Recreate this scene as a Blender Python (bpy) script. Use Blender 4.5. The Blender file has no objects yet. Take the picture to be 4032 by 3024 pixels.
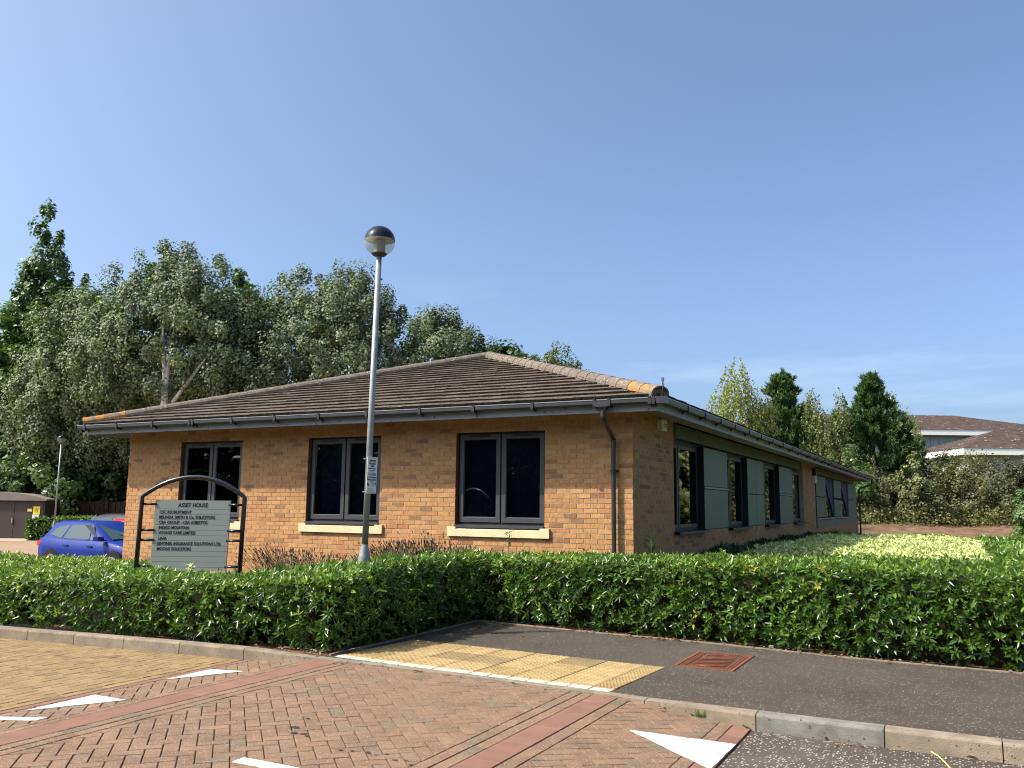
import bpy, math, random
import numpy as np
from mathutils import Vector, Matrix
R = math.radians
scn = bpy.context.scene
C = scn.collection

# ---------------------------------------------------------------- camera, sky, sun, exposure
cam_d = bpy.data.cameras.new('camera'); cam = bpy.data.objects.new('camera', cam_d); C.objects.link(cam); scn.camera = cam
CAM = Vector((4.2131, -12.1298, 1.5214)); YAW, PITCH, ROLL = -0.4749, 0.1410, 0.0106
cam_d.sensor_width = 36.0; cam_d.lens = 3375.24 / 4032 * 36.0
cam_d.clip_start = 0.05; cam_d.clip_end = 30000
_fw = Vector((math.sin(YAW)*math.cos(PITCH), math.cos(YAW)*math.cos(PITCH), math.sin(PITCH)))
_rt = Vector((math.cos(YAW), -math.sin(YAW), 0)); _up = _rt.cross(_fw)
cr, sr = math.cos(ROLL), math.sin(ROLL)
r2 = _rt*cr + _up*sr; u2 = _up*cr - _rt*sr
M = Matrix((r2, u2, -_fw)).transposed().to_4x4(); M.translation = CAM
cam.matrix_world = M

SUN = Vector((-1.15, -1.0, 1.66)).normalized()
W = bpy.data.worlds.new('World'); scn.world = W; W.use_nodes = True
wn = W.node_tree.nodes; wl = W.node_tree.links
bg = wn['Background']; bg.inputs['Strength'].default_value = 0.15
sky = wn.new('ShaderNodeTexSky'); sky.sky_type = 'NISHITA'; sky.sun_disc = False
sky.sun_elevation = math.asin(SUN.z); sky.sun_rotation = math.atan2(SUN.x, SUN.y)
sky.air_density = 0.6; sky.dust_density = 4.5; sky.ozone_density = 4.0; sky.altitude = 50
# thin cirrus low in the sky
tc = wn.new('ShaderNodeTexCoord')
mp = wn.new('ShaderNodeMapping'); mp.inputs['Scale'].default_value = (1.2, 2.4, 9.0); mp.inputs['Rotation'].default_value = (0.0, R(10), R(20))
nz = wn.new('ShaderNodeTexNoise'); nz.inputs['Scale'].default_value = 1.6; nz.inputs['Detail'].default_value = 6; nz.inputs['Roughness'].default_value = 0.62
cr1 = wn.new('ShaderNodeValToRGB'); cr1.color_ramp.elements[0].position = 0.54; cr1.color_ramp.elements[1].position = 0.82
cr1.color_ramp.elements[0].color = (0, 0, 0, 1); cr1.color_ramp.elements[1].color = (0.20, 0.20, 0.20, 1)
# cirrus only lies low in the sky
sx = wn.new('ShaderNodeSeparateXYZ'); wl.new(tc.outputs['Generated'], sx.inputs[0])
me_ = wn.new('ShaderNodeMapRange'); me_.inputs[1].default_value = 0.27; me_.inputs[2].default_value = 0.15; me_.inputs[3].default_value = 0.0; me_.inputs[4].default_value = 1.0; wl.new(sx.outputs[2], me_.inputs[0])
mm_ = wn.new('ShaderNodeMath'); mm_.operation = 'MULTIPLY'
tint = wn.new('ShaderNodeMixRGB'); tint.blend_type = 'MULTIPLY'; tint.inputs[0].default_value = 1.0; tint.inputs[2].default_value = (1.13, 1.19, 1.16, 1)
mx = wn.new('ShaderNodeMixRGB'); mx.inputs[2].default_value = (6.2, 6.3, 6.9, 1)
wl.new(tc.outputs['Generated'], mp.inputs['Vector']); wl.new(mp.outputs[0], nz.inputs['Vector']); wl.new(nz.outputs['Fac'], cr1.inputs[0])
wl.new(cr1.outputs[0], mm_.inputs[0]); wl.new(me_.outputs[0], mm_.inputs[1])
wl.new(sky.outputs[0], tint.inputs[1]); wl.new(mm_.outputs[0], mx.inputs[0]); wl.new(tint.outputs[0], mx.inputs[1]); wl.new(mx.outputs[0], bg.inputs['Color'])

sd = bpy.data.lights.new('sun', 'SUN'); sd.energy = 4.7; sd.angle = R(0.55); sd.color = (1.0, 0.92, 0.78)
so = bpy.data.objects.new('sun', sd); C.objects.link(so); so.rotation_euler = SUN.to_track_quat('Z', 'Y').to_euler()

scn.view_settings.view_transform = 'Standard'; scn.view_settings.look = 'None'
scn.view_settings.exposure = 0.78; scn.view_settings.gamma = 1.0; scn.view_settings.use_curve_mapping = False
scn.cycles.max_bounces = 8; scn.cycles.transparent_max_bounces = 12
scn.cycles.use_denoising = True; scn.cycles.filter_width = 1.1; scn.cycles.pixel_filter_type = 'BLACKMAN_HARRIS'

# ---------------------------------------------------------------- helpers
class MB:
    def __init__(s): s.v = []; s.f = []; s.m = []; s.a = []
    def add(s, vs, fs, m=0, var=0.5):
        o = len(s.v); s.v.extend(tuple(p) for p in vs)
        for f in fs: s.f.append(tuple(i+o for i in f)); s.m.append(m); s.a.append(var)
        return s
    def box(s, x0, x1, y0, y1, z0, z1, m=0, var=0.5):
        return s.add([(x0,y0,z0),(x1,y0,z0),(x1,y1,z0),(x0,y1,z0),(x0,y0,z1),(x1,y0,z1),(x1,y1,z1),(x0,y1,z1)],
              [(3,2,1,0),(4,5,6,7),(0,1,5,4),(1,2,6,5),(2,3,7,6),(3,0,4,7)], m, var)
    def obox(s, c, ax, ay, az, m=0, var=0.5):
        c, ax, ay, az = Vector(c), Vector(ax), Vector(ay), Vector(az)
        vs = [c+ax*i+ay*j+az*k for k in (-1,1) for (i,j) in ((-1,-1),(1,-1),(1,1),(-1,1))]
        return s.add(vs, [(3,2,1,0),(4,5,6,7),(0,1,5,4),(1,2,6,5),(2,3,7,6),(3,0,4,7)], m, var)
    def prism(s, poly, h, m=0, var=0.5, inset=0.0):
        """poly: list of 3D points (planar, ccw seen from outside), extruded back along -n by h"""
        P = [Vector(p) for p in poly]; n = len(P)
        nrm = Vector((0,0,0))
        for i in range(n):
            a, b = P[i], P[(i+1) % n]
            nrm += Vector(((a.y-b.y)*(a.z+b.z), (a.z-b.z)*(a.x+b.x), (a.x-b.x)*(a.y+b.y)))
        nrm.normalize()
        if inset:
            c = sum(P, Vector())/n; top = [p+(c-p).normalized()*inset for p in P]; mid = [p-nrm*inset*0.7 for p in P]
            bot = [p-nrm*h for p in P]
            fs = [tuple(range(n))]+[(n+i, n+(i+1) % n, (i+1) % n, i) for i in range(n)]+[(2*n+i, 2*n+(i+1) % n, n+(i+1) % n, n+i) for i in range(n)]
            return s.add(top+mid+bot, fs, m, var)
        bot = [p-nrm*h for p in P]
        fs = [tuple(range(n)), tuple(reversed(range(n, 2*n)))]+[(n+i, n+(i+1) % n, (i+1) % n, i) for i in range(n)]
        return s.add(P+bot, fs, m, var)
    def tube(s, pts, rad, n=8, m=0, var=0.5, caps=True):
        P = [Vector(p) for p in pts]
        if not hasattr(rad, '__len__'): rad = [rad]*len(P)
        vs = []; prev = None
        for i, p in enumerate(P):
            d = (P[min(i+1, len(P)-1)]-P[max(i-1, 0)]).normalized()
            if prev is None:
                a = d.cross(Vector((0.31, 0.87, 0.38)));
                if a.length < 0.1: a = d.cross(Vector((1, 0, 0)))
            else: a = prev-d*prev.dot(d)
            a.normalize(); b = d.cross(a); prev = a
            for k in range(n):
                t = 2*math.pi*k/n; vs.append(p+(a*math.cos(t)+b*math.sin(t))*rad[i])
        fs = [(i*n+k, i*n+(k+1) % n, (i+1)*n+(k+1) % n, (i+1)*n+k) for i in range(len(P)-1) for k in range(n)]
        if caps: fs += [tuple(reversed(range(n))), tuple(range((len(P)-1)*n, len(P)*n))]
        return s.add(vs, fs, m, var)
    def lathe(s, prof, c=(0,0,0), n=20, m=0, var=0.5):
        vs = [(c[0]+r*math.cos(2*math.pi*k/n), c[1]+r*math.sin(2*math.pi*k/n), c[2]+z) for r, z in prof for k in range(n)]
        fs = [(i*n+k, i*n+(k+1) % n, (i+1)*n+(k+1) % n, (i+1)*n+k) for i in range(len(prof)-1) for k in range(n)]
        return s.add(vs, fs, m, var)
    def quad(s, a, b, c, d, m=0, var=0.5): return s.add([a,b,c,d], [(0,1,2,3)], m, var)
    def mesh(s, name, mats, smooth=False):
        me = bpy.data.meshes.new(name); me.from_pydata(s.v, [], s.f)
        for mt in (mats if isinstance(mats, (list, tuple)) else [mats]): me.materials.append(mt)
        me.polygons.foreach_set('material_index', s.m)
        at = me.attributes.new('var', 'FLOAT', 'FACE'); at.data.foreach_set('value', s.a)
        if smooth: me.polygons.foreach_set('use_smooth', [True]*len(s.f))
        me.update(); return me
    def build(s, name, mats, parent=None, smooth=False, local=False):
        return link(name, s.mesh(name, mats, smooth), parent, local)

def link(name, me, parent=None, local=False, loc=None, rot=None):
    o = bpy.data.objects.new(name, me); C.objects.link(o)
    if loc is not None: o.location = loc
    if rot is not None: o.rotation_euler = rot
    if parent is not None:
        o.parent = parent
        if parent.type == 'EMPTY' and not local:
            o.matrix_parent_inverse = (Matrix.Translation(parent.location) @ parent.rotation_euler.to_matrix().to_4x4()).inverted()
    return o
def np_mesh(name, verts, quads, var, mats, n=4):
    me = bpy.data.meshes.new(name); verts = np.asarray(verts, np.float32); quads = np.asarray(quads, np.int32)
    me.vertices.add(len(verts)); me.vertices.foreach_set('co', verts.ravel())
    me.loops.add(quads.size); me.loops.foreach_set('vertex_index', quads.ravel())
    me.polygons.add(len(quads)); me.polygons.foreach_set('loop_start', np.arange(0, quads.size, n, dtype=np.int32))
    for mt in (mats if isinstance(mats, (list, tuple)) else [mats]): me.materials.append(mt)
    at = me.attributes.new('var', 'FLOAT', 'FACE'); at.data.foreach_set('value', np.asarray(var, np.float32))
    me.update(calc_edges=True); me.validate(); return me
def tag(o, label=None, cat=None, group=None, kind=None):
    if label: o['label'] = label
    if cat: o['category'] = cat
    if group: o['group'] = group
    if kind: o['kind'] = kind
    return o
def thing(name, label, cat, loc=(0,0,0), rz=0, group=None):
    o = bpy.data.objects.new(name, None); C.objects.link(o); o.location = loc; o.rotation_euler = (0,0,rz); o.empty_display_size = 0.2
    return tag(o, label, cat, group)
def copy_thing(o, loc, rz, label, group=None):
    r = o.copy(); C.objects.link(r); r.location = loc; r.rotation_euler = (0,0,rz); tag(r, label, None, group)
    for ch in list(o.children):
        c = ch.copy(); C.objects.link(c); c.parent = r
        for g in list(ch.children):
            d = g.copy(); C.objects.link(d); d.parent = c
    return r

# ---------------------------------------------------------------- materials
def newmat(name):
    m = bpy.data.materials.new(name); m.use_nodes = True
    return m, m.node_tree.nodes, m.node_tree.links, m.node_tree.nodes['Principled BSDF']
def ramp(nodes, stops):
    r = nodes.new('ShaderNodeValToRGB'); e = r.color_ramp.elements
    while len(e) < len(stops): e.new(0.5)
    for k, (p, c) in enumerate(stops): e[k].position = p; e[k].color = (c[0], c[1], c[2], 1)
    return r
def mat(name, stops, rough=0.7, spec=0.4, metal=0.0, noise=None, noise_amt=0.35, var=False, bump=None, speck=None, coat=0.0, obj_coords=True, stretch=(1,1,1)):
    """stops: one colour or list of (pos, colour). var: per piece variation (face attribute plus object random).
    noise: scale of tonal mottling; bump: (scale, strength); speck: (scale, threshold, colour)"""
    m, n, l, p = newmat(name)
    p.inputs['Roughness'].default_value = rough; p.inputs['Metallic'].default_value = metal
    p.inputs['Specular IOR Level'].default_value = spec; p.inputs['Coat Weight'].default_value = coat
    if not isinstance(stops[0], (list, tuple)): stops = [(0.0, stops), (1.0, stops)]
    tc = n.new('ShaderNodeTexCoord'); vec = tc.outputs['Object']
    gm = n.new('ShaderNodeNewGeometry'); wvec = gm.outputs['Position']
    if stretch != (1,1,1):
        mpn = n.new('ShaderNodeMapping'); mpn.inputs['Scale'].default_value = stretch; l.new(wvec, mpn.inputs['Vector']); wvec = mpn.outputs[0]
    r = ramp(n, stops)
    if var:
        at = n.new('ShaderNodeAttribute'); at.attribute_name = 'var'; oi = n.new('ShaderNodeObjectInfo')
        ad = n.new('ShaderNodeMath'); ad.operation = 'ADD'; l.new(at.outputs['Fac'], ad.inputs[0]); l.new(oi.outputs['Random'], ad.inputs[1])
        fr = n.new('ShaderNodeMath'); fr.operation = 'FRACT'; l.new(ad.outputs[0], fr.inputs[0]); l.new(fr.outputs[0], r.inputs[0])
    elif noise:
        n0 = n.new('ShaderNodeTexNoise'); n0.inputs['Scale'].default_value = noise*0.35; n0.inputs['Detail'].default_value = 5
        l.new(wvec, n0.inputs['Vector']); l.new(n0.outputs['Fac'], r.inputs[0])
    col = r.outputs[0]
    if noise:
        nz = n.new('ShaderNodeTexNoise'); nz.inputs['Scale'].default_value = noise; nz.inputs['Detail'].default_value = 6; nz.inputs['Roughness'].default_value = 0.65
        l.new(wvec, nz.inputs['Vector'])
        mr = n.new('ShaderNodeMapRange'); mr.inputs[1].default_value = 0.3; mr.inputs[2].default_value = 0.7
        mr.inputs[3].default_value = 1-noise_amt; mr.inputs[4].default_value = 1+noise_amt*0.6; l.new(nz.outputs['Fac'], mr.inputs[0])
        mm = n.new('ShaderNodeMixRGB'); mm.blend_type = 'MULTIPLY'; mm.inputs[0].default_value = 1.0
        l.new(col, mm.inputs[1]); l.new(mr.outputs[0], mm.inputs[2]); col = mm.outputs[0]
    if speck:
        sn = n.new('ShaderNodeTexVoronoi'); sn.inputs['Scale'].default_value = speck[0]; l.new(wvec, sn.inputs['Vector'])
        sx = n.new('ShaderNodeSeparateColor'); l.new(sn.outputs['Color'], sx.inputs[0])
        gt = n.new('ShaderNodeMath'); gt.operation = 'GREATER_THAN'; gt.inputs[1].default_value = speck[1]; l.new(sx.outputs[0], gt.inputs[0])
        ds = n.new('ShaderNodeMath'); ds.operation = 'LESS_THAN'; ds.inputs[1].default_value = 0.42; l.new(sn.outputs['Distance'], ds.inputs[0])
        mu = n.new('ShaderNodeMath'); mu.operation = 'MULTIPLY'; l.new(gt.outputs[0], mu.inputs[0]); l.new(ds.outputs[0], mu.inputs[1])
        m2 = n.new('ShaderNodeMixRGB'); m2.inputs[2].default_value = (*speck[2], 1); l.new(mu.outputs[0], m2.inputs[0]); l.new(col, m2.inputs[1]); col = m2.outputs[0]
    l.new(col, p.inputs['Base Color'])
    if bump:
        bn = n.new('ShaderNodeTexNoise'); bn.inputs['Scale'].default_value = bump[0]; bn.inputs['Detail'].default_value = 4; l.new(wvec, bn.inputs['Vector'])
        bp = n.new('ShaderNodeBump'); bp.inputs['Strength'].default_value = bump[1]; bp.inputs['Distance'].default_value = 0.01
        l.new(bn.outputs['Fac'], bp.inputs['Height']); l.new(bp.outputs[0], p.inputs['Normal'])
    return m
def leafmat(name, stops, back=None, rough=0.4, spec=0.45, trans=0.3, tcol=None):
    m, n, l, p = newmat(name)
    at = n.new('ShaderNodeAttribute'); at.attribute_name = 'var'
    oi = n.new('ShaderNodeObjectInfo'); ad = n.new('ShaderNodeMath'); ad.operation = 'MULTIPLY_ADD'; ad.inputs[1].default_value = 0.16
    sb = n.new('ShaderNodeMath'); sb.operation = 'SUBTRACT'; sb.inputs[1].default_value = 0.08
    l.new(oi.outputs['Random'], ad.inputs[0]); l.new(at.outputs['Fac'], ad.inputs[2]); l.new(ad.outputs[0], sb.inputs[0])
    r = ramp(n, stops); l.new(sb.outputs[0], r.inputs[0]); col = r.outputs[0]
    if back:
        g = n.new('ShaderNodeNewGeometry'); mxx = n.new('ShaderNodeMixRGB'); mxx.inputs[2].default_value = (*back, 1)
        l.new(g.outputs['Backfacing'], mxx.inputs[0]); l.new(col, mxx.inputs[1]); col = mxx.outputs[0]
    l.new(col, p.inputs['Base Color']); p.inputs['Roughness'].default_value = rough; p.inputs['Specular IOR Level'].default_value = spec
    t = n.new('ShaderNodeBsdfTranslucent')
    hs = n.new('ShaderNodeMixRGB'); hs.blend_type = 'MULTIPLY'; hs.inputs[0].default_value = 1; hs.inputs[2].default_value = (*(tcol or (1.6, 1.7, 0.7)), 1)
    l.new(col, hs.inputs[1]); l.new(hs.outputs[0], t.inputs['Color'])
    ms = n.new('ShaderNodeMixShader'); ms.inputs[0].default_value = trans
    l.new(p.outputs[0], ms.inputs[1]); l.new(t.outputs[0], ms.inputs[2]); l.new(ms.outputs[0], n['Material Output'].inputs['Surface'])
    return m
def glassmat(name, tint, ior=1.5, rough=0.0, base=0.05):
    m, n, l, p = newmat(name); n.remove(p)
    tr = n.new('ShaderNodeBsdfTransparent'); tr.inputs[0].default_value = (*tint, 1)
    gl = n.new('ShaderNodeBsdfGlossy'); gl.inputs['Roughness'].default_value = rough; gl.inputs[0].default_value = (0.95, 0.97, 1, 1)
    fr = n.new('ShaderNodeFresnel'); fr.inputs['IOR'].default_value = ior
    ms = n.new('ShaderNodeMixShader'); l.new(fr.outputs[0], ms.inputs[0]); l.new(tr.outputs[0], ms.inputs[1]); l.new(gl.outputs[0], ms.inputs[2])
    l.new(ms.outputs[0], n['Material Output'].inputs['Surface']); return m

BR = [(0.0, (0.3665, 0.1813, 0.07302)), (0.12, (0.4363, 0.2319, 0.09524)), (0.3, (0.3927, 0.1898, 0.07778)), (0.45, (0.4625, 0.253, 0.1095)), (0.6, (0.384, 0.2065, 0.08573)), (0.75, (0.445, 0.2235, 0.09128)),
      (0.88, (0.4014, 0.1813, 0.07937)), (0.95, (0.2356, 0.1222, 0.05953)), (1.0, (0.3316, 0.1771, 0.07937))]
m_brick = mat('brick_buff', BR, 0.85, 0.2, noise=14, noise_amt=0.32, var=True, bump=(90, 0.5), stretch=(2.2, 2.2, 0.5))
m_mortar = mat('mortar', [(0.3, (0.2822, 0.2544, 0.1947)), (0.7, (0.3575, 0.3242, 0.2511))], 0.95, 0.1, noise=25, bump=(150, 0.4))
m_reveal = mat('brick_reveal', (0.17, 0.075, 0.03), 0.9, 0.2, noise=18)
m_sill = mat('cast_stone', [(0.3, (0.5555, 0.4558, 0.2782)), (0.7, (0.6272, 0.5209, 0.3378))], 0.85, 0.25, noise=6, noise_amt=0.14, bump=(120, 0.2))
m_frame = mat('window_frame_metal', (0.040, 0.043, 0.050), 0.5, 0.35, noise=4, noise_amt=0.12)
m_frame_dk = mat('window_gasket', (0.012, 0.013, 0.016), 0.6, 0.3)
m_glass = glassmat('window_glass', (0.58, 0.62, 0.66))
m_cglass = glassmat('car_glass', (0.42, 0.52, 0.52), 1.7)
m_blind = mat('vertical_blind', (0.05544, 0.06864, 0.143), 0.8, 0.2)
m_int = mat('room_interior', (0.03, 0.03, 0.032), 0.9, 0.1)
m_tile = mat('roof_tile_concrete', [(0.0, (0.08778, 0.06945, 0.05878)), (0.3, (0.1078, 0.08476, 0.0716)), (0.6, (0.0798, 0.06331, 0.05343)), (0.85, (0.1197, 0.09701, 0.08336)), (1.0, (0.09181, 0.07251, 0.06199))], 0.95, 0.12, noise=9, noise_amt=0.5, var=True, bump=(60, 0.6), speck=(26, 0.975, (0.30, 0.28, 0.24)))
m_tedge = mat('roof_tile_dark_edge', [(0.3, (0.018, 0.016, 0.012)), (0.7, (0.05, 0.042, 0.028))], 1.0, 0.05, noise=40, noise_amt=0.7, bump=(70, 0.9))  # darker mottled colour for tile edges and the sheet below
m_hip = mat('hip_tile_concrete', [(0.0, (0.1302, 0.1056, 0.0858)), (0.5, (0.155, 0.128, 0.1056)), (1.0, (0.1178, 0.096, 0.0792))], 0.95, 0.15, noise=10, noise_amt=0.3, var=True, bump=(70, 0.4), speck=(40, 0.96, (0.45, 0.42, 0.36)))
m_hipl = mat('hip_tile_lichen', [(0.40, (0.1656, 0.1368, 0.108)), (0.5, (0.216, 0.1656, 0.108)), (0.60, (0.40, 0.155, 0.025))], 0.95, 0.1, noise=22, noise_amt=0.25, bump=(70, 0.5))
m_bed = mat('hip_mortar_bedding', [(0.3, (0.12, 0.108, 0.09)), (0.7, (0.18, 0.159, 0.132))], 1.0, 0.1, noise=25, noise_amt=0.5, bump=(60, 0.8))
m_fascia = mat('fascia_metal', [(0.3, (0.209, 0.2401, 0.2805)), (0.7, (0.2565, 0.2891, 0.3264))], 0.5, 0.3, noise=3, noise_amt=0.1, speck=(18, 0.97, (0.12, 0.12, 0.11)))
m_soffit = mat('soffit_board', (0.4, 0.336, 0.312), 0.7, 0.3, noise=2, noise_amt=0.12)
m_gutter = mat('gutter_grey_plastic', (0.0261, 0.0288, 0.0324), 0.42, 0.45, noise=5, noise_amt=0.25)
m_black = mat('black_plastic', (0.012, 0.013, 0.015), 0.4, 0.5)
m_pipe = mat('downpipe_plastic', (0.022, 0.02475, 0.0286), 0.35, 0.5, noise=6, noise_amt=0.25)
m_panel = mat('cladding_panel_green', (0.08525, 0.1382, 0.1023), 0.5, 0.25, noise=1.2, noise_amt=0.08)
m_panel_shade = mat('cladding_panel_shade', (0.0651, 0.0832, 0.0527), 0.5, 0.25, noise=1.2, noise_amt=0.08)  # darker copy of the green panel, eaves shadow put into the colour
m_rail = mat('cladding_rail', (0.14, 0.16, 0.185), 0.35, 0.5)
m_asph = mat('path_asphalt', [(0.3, (0.0525, 0.0441, 0.0351)), (0.7, (0.0675, 0.05733, 0.0459))], 0.9, 0.25, noise=2.2, noise_amt=0.22, bump=(170, 0.8), speck=(95, 0.93, (0.42, 0.38, 0.32)))
m_road = mat('road_chippings', [(0.3, (0.06325, 0.05292, 0.042)), (0.7, (0.088, 0.07452, 0.059))], 0.9, 0.25, noise=3, noise_amt=0.3, bump=(110, 1.0), speck=(60, 0.72, (0.40, 0.36, 0.30)))
RP = [(0.0, (0.1914, 0.119, 0.07728)), (0.15, (0.1682, 0.1049, 0.07)), (0.35, (0.2088, 0.1311, 0.084)), (0.5, (0.174, 0.119, 0.0812)), (0.65, (0.2001, 0.122, 0.07728)), (0.85, (0.174, 0.111, 0.0756)), (0.93, (0.1421, 0.1128, 0.0784)), (1.0, (0.1856, 0.1159, 0.0728))]
m_paver = mat('red_block_paver', RP, 0.9, 0.25, noise=3.5, noise_amt=0.25, var=True, bump=(120, 0.8), speck=(120, 0.82, (0.36, 0.27, 0.19)))
m_buff = mat('buff_block_paver', [(0.0, (0.203, 0.1386, 0.06608)), (0.3, (0.232, 0.1593, 0.07728)), (0.6, (0.2117, 0.1445, 0.06832)), (0.9, (0.2436, 0.1711, 0.084)), (0.97, (0.1566, 0.1091, 0.056)), (1.0, (0.2088, 0.1416, 0.0672))], 0.9, 0.25, noise=3.5, noise_amt=0.2, var=True, bump=(120, 0.6))
m_band = mat('smooth_red_band', [(0.0, (0.192, 0.09796, 0.069)), (0.5, (0.174, 0.0899, 0.063)), (1.0, (0.204, 0.1066, 0.075))], 0.8, 0.3, noise=5, noise_amt=0.2, var=True, bump=(150, 0.3))
m_sand = mat('joint_sand', (0.085, 0.055, 0.038), 1.0, 0.1, noise=20)
m_tact = mat('tactile_yellow', [(0.0, (0.2953, 0.2118, 0.09487)), (0.4, (0.3281, 0.242, 0.115)), (0.7, (0.2844, 0.2035, 0.08913)), (0.88, (0.3063, 0.22, 0.1006)), (1.0, (0.1859, 0.1376, 0.07188))], 0.9, 0.2, noise=5, noise_amt=0.25, var=True, bump=(150, 0.4))
m_sett = mat('white_sett', [(0.0, (0.4752, 0.4331, 0.3264)), (1.0, (0.5328, 0.4899, 0.3808))], 0.9, 0.2, noise=12, noise_amt=0.22, var=True, bump=(120, 0.4))
m_kerb = mat('kerb_concrete', [(0.0, (0.2112, 0.1709, 0.1258)), (0.5, (0.2376, 0.1943, 0.1462)), (1.0, (0.198, 0.1642, 0.1224))], 0.95, 0.2, noise=5, noise_amt=0.35, var=True, bump=(120, 0.6), speck=(60, 0.95, (0.09, 0.08, 0.065)))
m_kerbg = mat('kerb_concrete_grey', [(0.3, (0.1612, 0.155, 0.1395)), (0.7, (0.2232, 0.2139, 0.1922))], 0.95, 0.2, noise=5, noise_amt=0.4, bump=(120, 0.6), speck=(50, 0.93, (0.08, 0.075, 0.065)))
m_paint = mat('road_paint_white', [(0.3, (0.4964, 0.4768, 0.4151)), (0.7, (0.5501, 0.5298, 0.4655))], 0.7, 0.3, noise=4, noise_amt=0.08, bump=(90, 0.3), speck=(34, 0.93, (0.30, 0.24, 0.19)))
m_iron = mat('manhole_rust_red', [(0.3, (0.1425, 0.0465, 0.027)), (0.7, (0.1875, 0.066, 0.0375))], 0.8, 0.35, noise=14, noise_amt=0.35, bump=(100, 0.4))
m_irondk = mat('manhole_recess', (0.055, 0.025, 0.018), 0.9, 0.2)
m_soil = mat('soil', [(0.3, (0.08, 0.0496, 0.0304)), (0.7, (0.152, 0.092, 0.056))], 1.0, 0.1, noise=5, noise_amt=0.5, bump=(50, 1.0), speck=(40, 0.95, (0.32, 0.25, 0.17)))
m_bank = mat('bank_soil', [(0.3, (0.1267, 0.07806, 0.04998)), (0.55, (0.1637, 0.1059, 0.06762)), (0.75, (0.06864, 0.05018, 0.0294))], 1.0, 0.1, noise=2.0, noise_amt=0.5, bump=(12, 1.0))
m_grass = mat('rough_grass', [(0.3, (0.06, 0.085, 0.025)), (0.7, (0.11, 0.12, 0.04))], 1.0, 0.1, noise=3, noise_amt=0.4)
m_lot = mat('lot_paving', [(0.3, (0.248, 0.1643, 0.1116)), (0.7, (0.2914, 0.1984, 0.1364))], 0.9, 0.2, noise=1.5, noise_amt=0.15)
m_galv = mat('galvanised_steel', [(0.3, (0.216, 0.2484, 0.252)), (0.5, (0.2592, 0.288, 0.2952)), (0.7, (0.1944, 0.2304, 0.234))], 0.48, 0.5, metal=0.35, noise=16, noise_amt=0.16)
m_navy = mat('lamp_dome', (0.008, 0.010, 0.020), 0.17, 0.32)
m_lens, _n, _l, _p = newmat('lamp_lens'); _p.inputs['Base Color'].default_value = (0.42, 0.43, 0.35, 1); _p.inputs['Roughness'].default_value = 0.12
_t = _n.new('ShaderNodeBsdfTransparent'); _t.inputs[0].default_value = (0.95, 0.95, 0.88, 1); _s = _n.new('ShaderNodeMixShader'); _s.inputs[0].default_value = 0.28
_l.new(_t.outputs[0], _s.inputs[1]); _l.new(_p.outputs[0], _s.inputs[2]); _l.new(_s.outputs[0], _n['Material Output'].inputs['Surface'])
m_lensin = mat('lamp_reflector', (0.62, 0.57, 0.40), 0.6, 0.3, noise=9, noise_amt=0.4)
m_tubeb = mat('sign_frame_black', (0.012, 0.013, 0.017), 0.22, 0.5, coat=0.3)
m_slat = mat('sign_slat_grey', (0.2484, 0.2714, 0.2565), 0.42, 0.4, noise=2, noise_amt=0.06)
m_text = mat('sign_lettering', (0.008, 0.009, 0.012), 0.5, 0.3)
m_white = mat('white_board', (0.72, 0.74, 0.76), 0.5, 0.4)
m_navyp = mat('navy_print', (0.012, 0.022, 0.08), 0.5, 0.3)
m_plinth = mat('grey_plinth_brick', [(0.0, (0.16, 0.145, 0.13)), (0.5, (0.20, 0.18, 0.16)), (1.0, (0.14, 0.125, 0.115))], 0.9, 0.2, noise=12, var=True)
m_kiosk = mat('kiosk_brown', (0.05525, 0.0429, 0.0364), 0.55, 0.35, noise=2, noise_amt=0.15)
m_kroof = mat('kiosk_roof', (0.195, 0.1625, 0.1463), 0.6, 0.35, noise=2, noise_amt=0.12)
m_fence = mat('dark_timber', (0.015, 0.0095, 0.006), 0.9, 0.15, noise=6, noise_amt=0.4)
m_yellow = mat('warning_yellow', (0.80, 0.62, 0.04), 0.6, 0.3)
m_cream = mat('cream_box', (0.62, 0.60, 0.50), 0.5, 0.4)
m_green = mat('green_print', (0.05, 0.20, 0.10), 0.5, 0.3)
m_whitef = mat('white_fascia', (0.78, 0.78, 0.76), 0.6, 0.3)
m_farroof = mat('far_roof_tile', [(0.3, (0.0527, 0.03765, 0.03312)), (0.7, (0.08169, 0.06072, 0.054))], 0.95, 0.1, noise=2.4, noise_amt=0.5, speck=(3.5, 0.95, (0.26, 0.2, 0.15)))
m_farwall = mat('far_wall', (0.33, 0.31, 0.27), 0.8, 0.2)
m_farpan = mat('far_panel', (0.24, 0.29, 0.30), 0.35, 0.5)
m_bark = mat('grey_bark', [(0.3, (0.09, 0.075, 0.06)), (0.7, (0.15, 0.13, 0.105))], 0.95, 0.15, noise=5, noise_amt=0.5)
m_barkw = mat('pale_poplar_bark', [(0.3, (0.50, 0.47, 0.40)), (0.6, (0.60, 0.57, 0.50)), (0.75, (0.12, 0.11, 0.09))], 0.9, 0.2, noise=6, noise_amt=0.3)
m_hedgecore = mat('hedge_interior_shade', [(0.3, (0.012, 0.013, 0.006)), (0.7, (0.026, 0.024, 0.012))], 1.0, 0.05, noise=14, noise_amt=0.6, bump=(20, 1.0))  # near-black colour stands for the shade deep inside the hedge
m_litter = mat('dry_leaf', [(0.0, (0.156, 0.0806, 0.0325)), (0.5, (0.21, 0.1178, 0.052)), (1.0, (0.102, 0.0527, 0.026))], 0.9, 0.15, var=True)
m_straw = mat('yellow_straw', (0.75, 0.56, 0.16), 0.7, 0.3)
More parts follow.
